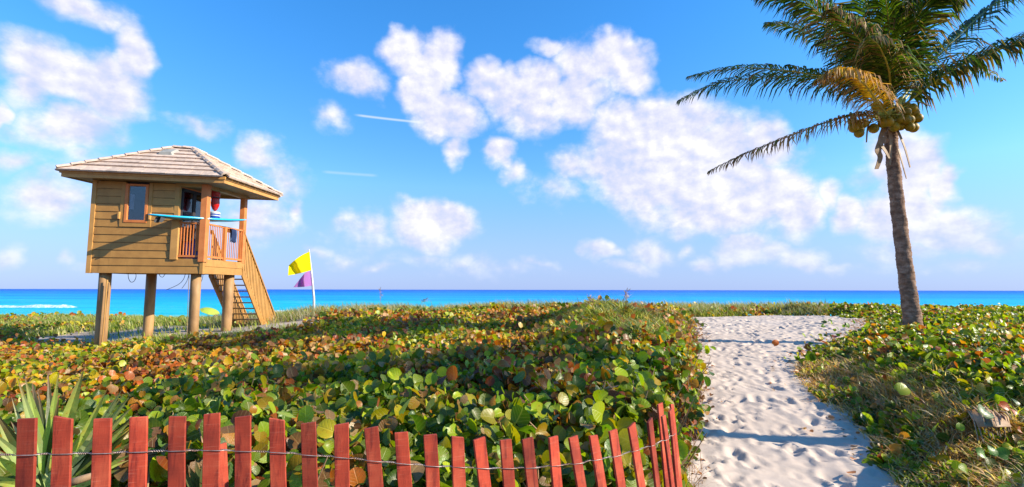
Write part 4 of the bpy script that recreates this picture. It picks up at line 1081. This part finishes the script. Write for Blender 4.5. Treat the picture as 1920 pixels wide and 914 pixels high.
def trunk_mesh(pts, radii, n=22):
    C_ = catmull(pts, 40); K = len(C_); rs = np.interp(np.linspace(0, 1, K), np.linspace(0, 1, len(radii)), radii)
    Ltot = sum((C_[i+1]-C_[i]).length for i in range(K-1)); acc = 0; vs = []
    for i in range(K):
        if i: acc += (C_[i]-C_[i-1]).length
        ph = (acc/.062) % 1; ring = .010*(1-ph)**2+.004*random.random()
        t = (C_[min(i+1, K-1)]-C_[max(i-1, 0)]).normalized(); a_ = Vector((0, 1, 0)).cross(t).normalized(); b_ = t.cross(a_)
        for k in range(n):
            th = 2*math.pi*k/n; r = rs[i]+ring+.006*math.sin(3*th+i*.3)+.003*math.sin(7*th+i)
            vs.append(C_[i]+a_*r*math.cos(th)+b_*r*math.sin(th))
    return MB().add(vs, [[i*n+k, i*n+(k+1) % n, (i+1)*n+(k+1) % n, (i+1)*n+k] for i in range(K-1) for k in range(n)]+[[(K-1)*n+k for k in range(n)]])
PD = 11.0
base = at(1711, 640, PD)
palm = empty('coconut_palm', base, 'coconut palm with yellow nuts leaning over the sea grape right of path', 'palm tree', 'coconut palms right of the path')
T_ = [at(1713, 660, PD), at(1712, 610, PD), at(1703, 545, PD), at(1692, 460, PD), at(1681, 370, PD), at(1673, 290, PD), at(1668, 235, PD), at(1667, 205, PD)]
trunk_mesh(T_, [.225, .172, .150, .136, .128, .120, .13, .10]).build('trunk', M_trunk, palm, smooth=True)
def fp(lst): return [at(a_, b_, PD+c_) for (a_, b_, c_) in lst]
FR = [
 # long upper left pair
 (fp([(1662, 205, 0), (1625, 172, -.1), (1560, 148, -.3), (1470, 132, -.5), (1380, 128, -.6), (1292, 144, -.7)]), dict(ll=.70, droop=1.0, tipdead=.25)),
 (fp([(1660, 208, 0), (1610, 165, .3), (1540, 146, .6), (1450, 144, .8), (1350, 156, .9), (1274, 188, 1.0)]), dict(ll=.92, droop=1.3, tipdead=.2)),
 # golden bent frond in front
 (fp([(1668, 222, -.1), (1648, 195, -.9), (1625, 163, -1.5), (1598, 140, -1.9), (1565, 134, -2.1), (1538, 146, -2.1)]), dict(ll=.62, droop=1.7, dead=.15, gold=.95, tipdead=.75, nl=120, w0=.022)),
 # dead lower left frond
 (fp([(1648, 222, 0), (1610, 216, -.3), (1560, 226, -.5), (1480, 256, -.7), (1400, 288, -.8), (1332, 320, -.8)]), dict(ll=.62, droop=1.8, dead=.65, tipdead=.6, nl=70)),
 # upper left mass
 (fp([(1664, 195, 0), (1630, 130, .1), (1585, 70, .2), (1530, 20, .3), (1470, -5, .4), (1425, -8, .4)]), dict(ll=.95, droop=.9, tipdead=.2)),
 (fp([(1662, 200, 0), (1635, 150, -.4), (1590, 90, -.8), (1540, 30, -1.0), (1480, -20, -1.1), (1430, -50, -1.2)]), dict(ll=.85, droop=1.3, dead=.12, tipdead=.35)),
 (fp([(1664, 195, .2), (1620, 140, .8), (1560, 90, 1.2), (1500, 55, 1.5), (1440, 45, 1.7)]), dict(ll=.85, droop=.8)),
 (fp([(1665, 195, 0), (1640, 90, -.3), (1625, 10, -.6), (1600, -60, -.9), (1560, -120, -1.2)]), dict(ll=.95, droop=.9)),
 (fp([(1666, 195, 0), (1650, 90, .8), (1640, 0, 1.4), (1620, -80, 2.0)]), dict(ll=.95, droop=.7)),
 (fp([(1668, 195, 0), (1668, 110, -.6), (1665, 30, -1.2), (1650, -50, -1.9)]), dict(ll=.85, droop=1.0, tipdead=.3)),
 # bright frond with clear midrib
 (fp([(1672, 200, 0), (1682, 130, -.5), (1705, 60, -1.0), (1735, 10, -1.4), (1765, -12, -1.6), (1790, 10, -1.7)]), dict(ll=1.0, droop=1.3, tipdead=.35, nl=140)),
 (fp([(1672, 195, .1), (1700, 100, .8), (1720, 10, 1.3), (1735, -70, 1.8)]), dict(ll=.85, droop=.8)),
 # upper right
 (fp([(1680, 200, 0), (1730, 135, .3), (1790, 75, .5), (1850, 20, .6), (1915, -25, .7), (1980, -40, .8)]), dict(ll=1.05, droop=1.2, tipdead=.15, nl=140, w0=.026)),
 # right
 (fp([(1682, 208, 0), (1730, 170, -.3), (1790, 130, -.6), (1860, 100, -.8), (1930, 75, -1.0), (2010, 80, -1.1)]), dict(ll=1.05, droop=1.2, tipdead=.3, gold=.1, vlift=.5, nl=130, w0=.026)),
 (fp([(1680, 205, .3), (1720, 165, 1.0), (1770, 140, 1.6), (1830, 130, 2.2), (1880, 150, 2.6)]), dict(ll=.5, droop=1.0, tipdead=.4, dead=.2, nl=60)),
 (fp([(1664, 195, .1), (1610, 100, .3), (1560, 20, .6), (1510, -40, .9)]), dict(ll=.95, droop=.9, tipdead=.2)),
 (fp([(1668, 190, 0), (1690, 90, .3), (1700, 0, .6), (1690, -90, .9)]), dict(ll=.9, droop=1.0, tipdead=.3)),
 (fp([(1666, 195, -.1), (1640, 120, -1.0), (1600, 60, -1.6), (1560, 20, -2.0)]), dict(ll=.85, droop=1.3, tipdead=.5, dead=.15)),
 (fp([(1668, 205, -.1), (1668, 140, -.9), (1650, 90, -1.7), (1630, 70, -2.4)]), dict(ll=.8, droop=1.2, tipdead=.3, dead=.1, nl=90)),
]
for P_, kw in FR: frond(palm, P_, **kw)
# crown heart: sheaths, broken bases, fibre
m = MB()
for k in range(16):
    a_ = random.random()*6.28; c_ = at(1668, 232, PD); d_ = Vector((math.cos(a_), math.sin(a_), 0))
    m.tube([c_+d_*.08+Vector((0, 0, -.1)), c_+d_*.19+Vector((0, 0, .18)), c_+d_*.30+Vector((0, 0, .5))], [.07, .06, .025], 6)
m.build('crown_shaft', M_rach, palm, smooth=True)
def strap(pts, wd, mt=M_rachd):
    P_ = catmull(fp(pts), 6); vs = []
    for i, p in enumerate(P_):
        w_ = wd*(1-.5*i/len(P_)); vs += [p+Vector((-w_, -.01, 0)), p+Vector((w_, .01, .01))]
    o = MB().add(vs, [[2*i, 2*i+1, 2*i+3, 2*i+2] for i in range(len(P_)-1)]).build('hanging_sheath', mt, palm)
    o.modifiers.new('solid', 'SOLIDIFY').thickness = .012
strap([(1655, 258, -.25), (1646, 282, -.32), (1650, 296, -.3), (1643, 318, -.3)], .09); strap([(1648, 268, -.28), (1660, 285, -.33), (1667, 298, -.32)], .05)
strap([(1682, 245, -.2), (1695, 275, -.25), (1706, 315, -.25)], .035); strap([(1684, 280, -.15), (1692, 310, -.2), (1699, 336, -.2)], .025)
strap([(1645, 210, -.2), (1628, 235, -.25), (1624, 268, -.25)], .03); strap([(1685, 198, -.2), (1715, 192, -.3), (1745, 200, -.3)], .035)
strap([(1668, 240, -.22), (1670, 270, -.22), (1668, 310, -.2)], .05); strap([(1658, 240, -.22), (1650, 262, -.26), (1655, 280, -.24)], .07)
M_nut = painted('yellow coconut husk', (.52, .29, .008), (.20, .17, .010), .5, 7, bs=.3, spec=.3, rnd=.6)
nuts = [(1655, 231, -.35), (1667, 229, -.38), (1685, 225, -.35), (1697, 210, -.38), (1709, 203, -.3), (1714, 212, -.25), (1695, 225, -.4), (1707, 224, -.36), (1719, 222, -.3), (1703, 238, -.38), (1713, 238, -.3), (1690, 235, -.3), (1678, 238, -.3), (1700, 200, -.25), (1688, 212, -.3),
        (1597, 240, -.3), (1607, 234, -.35), (1600, 228, -.25), (1612, 243, -.3), (1618, 232, -.25), (1609, 250, -.3), (1640, 240, -.3)]
rn = nuts
for (a_, b_, c_) in rn:
    c0 = at(a_, b_, PD+c_); r = random.uniform(.092, .108)
    o = MB().lathe(c0-Vector((0, 0, r*1.05)), [(r*.1, 0), (r*.55, r*.16), (r*.9, r*.55), (r*1.0, r*1.0), (r*.88, r*1.5), (r*.5, r*1.95), (r*.12, r*2.15)], 14, Vector((random.uniform(-.3, .3), random.uniform(-.3, .3), 1))).build('coconut', M_nut, palm, smooth=True)
stk = MB()
for (a_, b_, c_) in rn: stk.tube([at(1668, 215, PD-.1), at((a_+1668)/2, (b_+205)/2, PD+c_), at(a_, b_-8, PD+c_)], [.015, .012, .008], 5)
stk.build('fruit_stalk', M_rach, palm)

# two more palms of the same grove, standing to the right of the frame; their shade falls across the path and thicket
def plain_palm(x, y, h, label, tip=(0, 0), nf=13, rot=0., rad=.15):
    g = float(G(x, y))+CAMZ; b_ = Vector((x, y, g-.1)); t_ = Vector((x+tip[0], y+tip[1], g+h))
    root = empty('coconut_palm', b_, label, 'palm tree', 'coconut palms right of the path')
    trunk_mesh([b_, b_.lerp(t_, .33)+Vector((.08, 0, 0)), b_.lerp(t_, .66), t_], [rad*1.5, rad, rad*.9, rad*.8]).build('trunk', M_trunk, root, smooth=True)
    for k in range(nf):
        a_ = rot+6.283*k/nf+random.uniform(-.2, .2); e = random.uniform(.1, 1.1); Lf = random.uniform(2.6, 3.2); P_ = [t_]
        for j in range(1, 6):
            f = j/5; P_.append(t_+Vector((math.cos(a_)*Lf*f*math.cos(e*(1-f*.5)), math.sin(a_)*Lf*f*math.cos(e*(1-f*.5)), Lf*(math.sin(e)*f-.75*f*f))))
        frond(root, P_, nl=60, ll=.75, droop=1.0, tipdead=.3, w0=.022)
    return root
plain_palm(10.6, 4.35, 6.6, 'tall second palm standing beyond the right edge of the view', (-.1, .2), 16)
plain_palm(8.4, .9, 2.7, 'short third palm standing nearest beyond the right edge of the view', (.1, .1), 13, .7)

# ------------------------------------------------------------------ red lath fence
fence = empty('lath_fence', at(640, 900, 1.5)+Vector((0, 0, -.9)), 'red stained wooden lath snow fence tied with twisted wire', 'fence')
PK = [(-22, 790, -30, 1.190), (50, 785, 44, 1.200), (120, 783, 114, 1.221), (193, 785, 189, 1.242), (261, 782, 258, 1.262), (334, 781, 332, 1.284), (396, 776, 398, 1.302), (456, 781, 456, 1.320), (520, 786, 522, 1.341), (578, 793, 582, 1.360), (641, 795, 643, 1.380), (695, 802, 705, 1.405), (751, 811, 760, 1.431), (807, 815, 812, 1.456), (858, 819, 861, 1.480), (898, 822, 909, 1.507), (948, 824.5, 956, 1.540), (991, 821.5, 1001, 1.569), (1037, 819, 1046, 1.600), (1074, 819, 1090, 1.639), (1112, 816.6, 1128, 1.680), (1148, 807, 1165, 1.726), (1183.5, 797, 1202, 1.771), (1218, 787.5, 1233, 1.830), (1243.5, 779.5, 1260, 1.903), (1256.5, 769, 1270, 1.970)]
tops = [at(a_, b_, Y_) for a_, b_, _, Y_ in PK]
def picket(i, top, bot, yaw, wd=.037, th=.009, ln=1.18):
    d_ = (bot-top).normalized(); x_ = Vector((math.cos(yaw), math.sin(yaw), 0)); x_ = (x_-d_*x_.dot(d_)).normalized(); y_ = d_.cross(x_)*-1
    if y_.y < 0: y_ = -y_
    m = MB(); K = 12; vs = []
    bow = random.gauss(0, .002); bow2 = random.gauss(0, .0015)
    for k in range(K+1):
        f = k/K; c_ = top+d_*(ln*f)+x_*(bow*math.sin(f*5+i)+random.gauss(0, .00035))+y_*(bow2*math.sin(f*7))
        w_ = wd/2*(1+random.gauss(0, .012)); sk = .0026*random.gauss(0, 1) if k == 0 else 0
        vs += [c_-x_*w_-y_*th/2+Vector((0, 0, sk)), c_+x_*w_-y_*th/2-Vector((0, 0, sk)), c_+x_*w_+y_*th/2-Vector((0, 0, sk)), c_-x_*w_+y_*th/2+Vector((0, 0, sk))]
    fs = [[4*k+a_, 4*k+(a_+1) % 4, 4*(k+1)+(a_+1) % 4, 4*(k+1)+a_] for k in range(K) for a_ in range(4)]+[[3, 2, 1, 0], [4*K, 4*K+1, 4*K+2, 4*K+3]]
    m.add(vs, fs); o = mesh_np('picket', m.v, m.f, M_picket, None)
    # own origin at the picket top so each lath has its own grain
    off = np.array(top); co = np.array([v.co for v in o.data.vertices])-off; o.data.vertices.foreach_set('co', co.ravel()); o.data.update()
    o.parent = fence; o.location = top-fence.location
    b = o.modifiers.new('bevel', 'BEVEL'); b.width = .0012; b.segments = 1; b.limit_method = 'ANGLE'
    return x_, y_
axes = []
for i, (a_, b_, xb, Y_) in enumerate(PK):
    p = tops[max(i-1, 0)]; q_ = tops[min(i+1, len(tops)-1)]; yaw = math.atan2(q_.y-p.y, q_.x-p.x)
    if i > 14: yaw += .10
    axes.append(picket(i, tops[i], at(xb, 914, Y_), yaw+random.gauss(0, .05)))
picket(30, at(416.5, 832, 1.42), at(420, 914, 1.42), .9, .024); picket(31, at(1237, 757, 2.12), at(1251, 914, 2.1), .75, .036); picket(32, at(1259, 758, 2.16), at(1275, 914, 2.14), 1.0, .038)
WY = {0: 853, 1: 852.5, 2: 850.5, 3: 849.5, 4: 847, 5: 845, 6: 844, 7: 845.5, 8: 848, 9: 853, 10: 857.5, 11: 864, 12: 869, 13: 873.5, 14: 875.5, 15: 878, 16: 878, 17: 877, 18: 873, 19: 869, 20: 862, 21: 855, 22: 845, 23: 835, 24: 824, 25: 815}
def wire_line(dz, flip, name='wire'):
    A_, B_ = [], []
    for i in range(len(PK)):
        a_, b_, xb, Y_ = PK[i]; f = (WY[i]-b_)/(914-b_)
        p = at(a_+(xb-a_)*f, WY[i], Y_)+Vector((0, 0, dz)); x_, y_ = axes[i]
        pj = lambda q: at(PK[q][0]+(PK[q][2]-PK[q][0])*(WY[q]-PK[q][1])/(914-PK[q][1]), WY[q], PK[q][3])
        x_ = (pj(min(i+1, len(PK)-1))-pj(max(i-1, 0))).normalized()
        fr1 = -y_*(.0045+.0022); bk = y_*(.0045+.0022); e = .019
        for (o_, L_) in ((fr1, A_), (bk, B_)): L_ += [p-x_*e+o_*1.0, p+o_, p+x_*e+o_*1.0]
        if i+1 < len(PK):
            a2, b2, xb2, Y2 = PK[i+1]; f2 = (WY[i+1]-b2)/(914-b2); p2 = at(a2+(xb2-a2)*f2, WY[i+1], Y2)+Vector((0, 0, dz)); x2 = x_
            s0, s1 = p+x_*(.019+.010), p2-x2*(.019+.010); dd = (s1-s0); nL = 14; ax = dd.normalized(); u_ = ax.cross(Vector((0, 0, 1))).normalized(); v_ = ax.cross(u_)
            sag = random.uniform(-.0006, .0012)
            for k in range(nL+1):
                g_ = k/nL; th = g_*math.pi*5; c_ = s0+dd*g_-Vector((0, 0, sag*math.sin(math.pi*g_)))
                A_.append(c_+(u_*math.cos(th)+v_*math.sin(th))*.0018); B_.append(c_-(u_*math.cos(th)+v_*math.sin(th))*.0018)
    MB().tube(A_, .0010, 6).build(name, M_wire, fence, smooth=True); MB().tube(B_, .0010, 6).build(name, M_wire, fence, smooth=True)
wire_line(0, 0); wire_line(-.36, 0); wire_line(-.75, 0)

# ------------------------------------------------------------------ palmetto behind the fence
pm = at(92, 935, 2.0)
palmetto = empty('palmetto', pm+Vector((0, 0, -.35)), 'spiky pale green palmetto behind the left end of red fence', 'palmetto')
BL = [((34, 713), 26, 2.0, 0), ((47, 708), 30, 2.05, 0), ((90, 698), 24, 2.1, 1), ((110, 700), 26, 1.9, 0), ((157, 693), 40, 1.85, 0), ((203, 726), 22, 1.9, 0), ((231, 727), 26, 1.85, 0), ((244, 742), 30, 1.9, 0), ((251, 760), 28, 1.85, 0),
      ((247, 788), 30, 1.85, 0), ((246, 800), 24, 1.95, 0), ((-12, 770), 36, 1.8, 1), ((-30, 800), 30, 1.75, 0), ((-30, 850), 30, 1.8, 0), ((-20, 905), 26, 1.7, 0), ((240, 838), 26, 2.0, 1), ((225, 880), 28, 1.95, 0), ((130, 760), 30, 2.15, 1), ((20, 790), 28, 2.1, 0), ((178, 780), 28, 2.1, 1), ((60, 720), 22, 2.2, 1), ((250, 850), 22, 2.1, 0)]
def blade(root, b0, tipp, wpx, Yt, bcol, tcol, arch=.03):
    t_ = at(tipp[0], tipp[1], Yt); w_ = wpx/F*Yt/2; d_ = t_-b0; L = d_.length; K = 9; vs = []; cols = []
    sd = d_.cross(Vector((random.uniform(.4, 1.1), -1, .15))).normalized(); nn_ = sd.cross(d_).normalized()
    fold = random.uniform(.25, .6)
    for k in range(K+1):
        f = k/K; c_ = b0+d_*f+nn_*arch*math.sin(math.pi*f)*-1; ww = w_*(min(1, .35+f*1.6) if f < .45 else max(.02, 1-((f-.45)/.55)**1.25))
        vs += [c_-sd*ww+nn_*ww*fold, c_, c_+sd*ww+nn_*ww*fold]
        cc = np.array(bcol)*(1-f**6)+np.array(tcol)*f**6; cols += [cc*.92, cc*1.12, cc]
    fs = [[3*k+a_, 3*k+a_+1, 3*k+a_+4, 3*k+a_+3] for k in range(K) for a_ in (0, 1)]
    mesh_np('leaf', vs, fs, M_blade, root, smooth=False, col=np.array(cols))
BL += [((a_[0]+random.uniform(-18, 18), a_[1]+random.uniform(5, 45)), w_*.8, y_+random.uniform(.0, .2), random.random() < .4) for (a_, w_, y_, k_) in BL]
for (tp, wpx, Yt, dk) in BL:
    bc = (.05, .10, .03) if dk else random.choice([(.50, .62, .22), (.60, .68, .30), (.46, .62, .12), (.54, .64, .14)])
    blade(palmetto, pm+Vector((random.uniform(-.03, .03), random.uniform(-.03, .03), random.uniform(-.02, .03))), tp, wpx*.66, Yt, bc, (.36, .20, .12))
pm2 = at(395, 960, 1.9); p2r = empty('palmetto', pm2, 'low dark palmetto tips behind the middle of the red fence', 'palmetto')
for tp in ((340, 880), (352, 872), (366, 862), (380, 868), (432, 870), (300, 930), (470, 890)): blade(p2r, pm2, tp, 16, 1.85, (.10, .15, .05), (.34, .2, .14))
o = MB().tube([at(112, 912, 1.6), at(150, 900, 1.55), at(200, 884, 1.6)], [.012, .011, .008], 8).build('branch', M_stem, smooth=True)
tag(o, 'pale dry branch lying behind the second and third red pickets', 'branch')
# two large orange dead leaves, a yellow one, a red one: individual leaves of the left thicket
def special(px, py, Y_, s, nrm, roll, c_, lab, root=None):
    fr = frames(np.array([nrm], float), np.array([roll]))[0]; T2, F2 = leaf_template(True, .3, .2)
    V_ = (fr @ (T2-np.array([0, .5, 0])).T).T*s+np.array(at(px, py, Y_))
    o = mesh_np('leaf', V_, F2, M_leaf, root or ROOT_L, smooth=True, col=np.repeat(np.array([c_]), len(T2), 0), uv=T2[:, :2])
    if lab: o['label'] = lab
special(668, 893, 1.95, .062, (.3, -1, .3), .3, (.62, .17, .02), 'orange dead leaf'); special(628, 896, 1.95, .055, (-.4, -1, .1), 1.8, (.6, .15, .02), 'orange dead leaf')
special(611, 804, 2.5, .085, (.2, -1, .5), 1.2, (.62, .50, .02), 'yellow leaf'); special(841, 651, 8.2, .13, (.3, -1, .2), .5, (.75, .02, .02), 'bright red leaf')
special(1060, 672, 6.5, .15, (.4, -1, .35), .2, (.22, .34, .04), 'pale green round leaf')
# ------------------------------------------------------------------ fallen palm sheath on the right bank
M_fib = painted('dry palm fibre', (.72, .46, .25), (.44, .25, .12), .8, 20, bs=.4)
fr_root = empty('palm_sheath', at(1850, 815, 4.2), 'curved mat of dry ribbed palm fibre lying in the right grass', 'palm sheath')
for k in range(17):
    f = k/16; x0 = 1812+62*f; top_y = 768-7*math.sin(f*3.1)+random.uniform(-5, 5); bx = 1836+62*f+5*random.uniform(-1, 1); by = 828+random.uniform(-26, 6)-16*f
    yo = 4.25-.12*math.sin(math.pi*f); a_ = at(x0, top_y, yo+.95+random.uniform(-.05, .05)); b_ = at(bx, by, yo-.1); md = a_.lerp(b_, .5)+Vector((random.gauss(0, .01), -.03, .03))
    MB().tube([a_, md, b_], [.005, .0085, .003], 5).build('fibre', M_fib, fr_root, smooth=True)
a0 = [at(1814+58*f, 771-7*math.sin(f*3.1), 5.25-.12*math.sin(math.pi*f)) for f in np.linspace(0, 1, 10)]; a1 = [at(1838+58*f, 802, 4.19-.12*math.sin(math.pi*f)) for f in np.linspace(0, 1, 10)]
o = MB().add(a0+a1, [[i, i+1, 11+i, 10+i] for i in range(9)]).build('backing', M_rachd, fr_root, smooth=True); o.modifiers.new('solid', 'SOLIDIFY').thickness = .01

for (px0, py0, Y0, sz, c0) in [(1846, 772, 4.3, .12, (.06, .16, .015)), (1884, 762, 4.4, .08, (.60, .12, .02)), (1900, 772, 4.3, .06, (.5, .10, .02)), (1912, 806, 4.1, .05, (.5, .14, .03)), (1800, 800, 4.2, .06, (.2, .36, .02)),
        (1693, 730, 5.2, .13, (.38, .46, .03)), (1860, 845, 3.7, .07, (.08, .24, .02)), (1840, 850, 3.65, .07, (.12, .30, .02)), (1880, 850, 3.7, .08, (.08, .22, .02))]:
    special(px0, py0, Y0, sz, (random.uniform(-.3, .6), -1, random.uniform(.2, .9)), random.uniform(0, 6), c0, None, ROOT_R)
# runners of sea grape creeping out over the sand
def runner(root, spots):
    ps = []
    for (px0, py0, n_, rad, hh) in spots:
        d0 = 8.0
        for _ in range(12):
            p = at(px0, py0, d0); gz = float(G(p.x, d0))+CAMZ; d0 *= (1+.6*(p.z-gz)/max(.4, CAMZ-gz))
        for k in range(n_): ps.append((p.x+random.gauss(0, rad), d0+random.gauss(0, rad), hh*random.random()))
    ps = np.array(ps); N = len(ps); z_ = G(ps[:, 0], ps[:, 1])+CAMZ+.04+ps[:, 2]
    nr = np.stack([rng.normal(.3, .7, N), rng.normal(-.4, .6, N), .15+np.abs(rng.normal(.5, .4, N))], 1)
    cidx = rng.random(N)
    col = np.where(cidx[:, None] < .75, GREENS[rng.integers(1, 6, N)], WARM[rng.integers(0, len(WARM), N)])
    scatter_mesh('foliage', TH, FH, np.stack([ps[:, 0], ps[:, 1], z_], 1), frames(nr, rng.random(N)*6.283), .07+.08*rng.random(N), col, M_leaf, root)
runner(ROOT_R, [(1500, 680, 16, .16, .22), (1530, 665, 14, .15, .3), (1560, 650, 16, .2, .3), (1590, 628, 14, .25, .25), (1555, 608, 4, .1, .08), (1510, 690, 8, .12, .12), (1640, 815, 8, .08, .1), (1600, 760, 8, .1, .15), (1300, 588, 12, .3, .15)])
runner(ROOT_L, [(1312, 640, 10, .14, .45), (1308, 700, 12, .12, .5), (1312, 740, 10, .1, .3), (1318, 800, 5, .06, .2), (1304, 670, 10, .12, .5)])
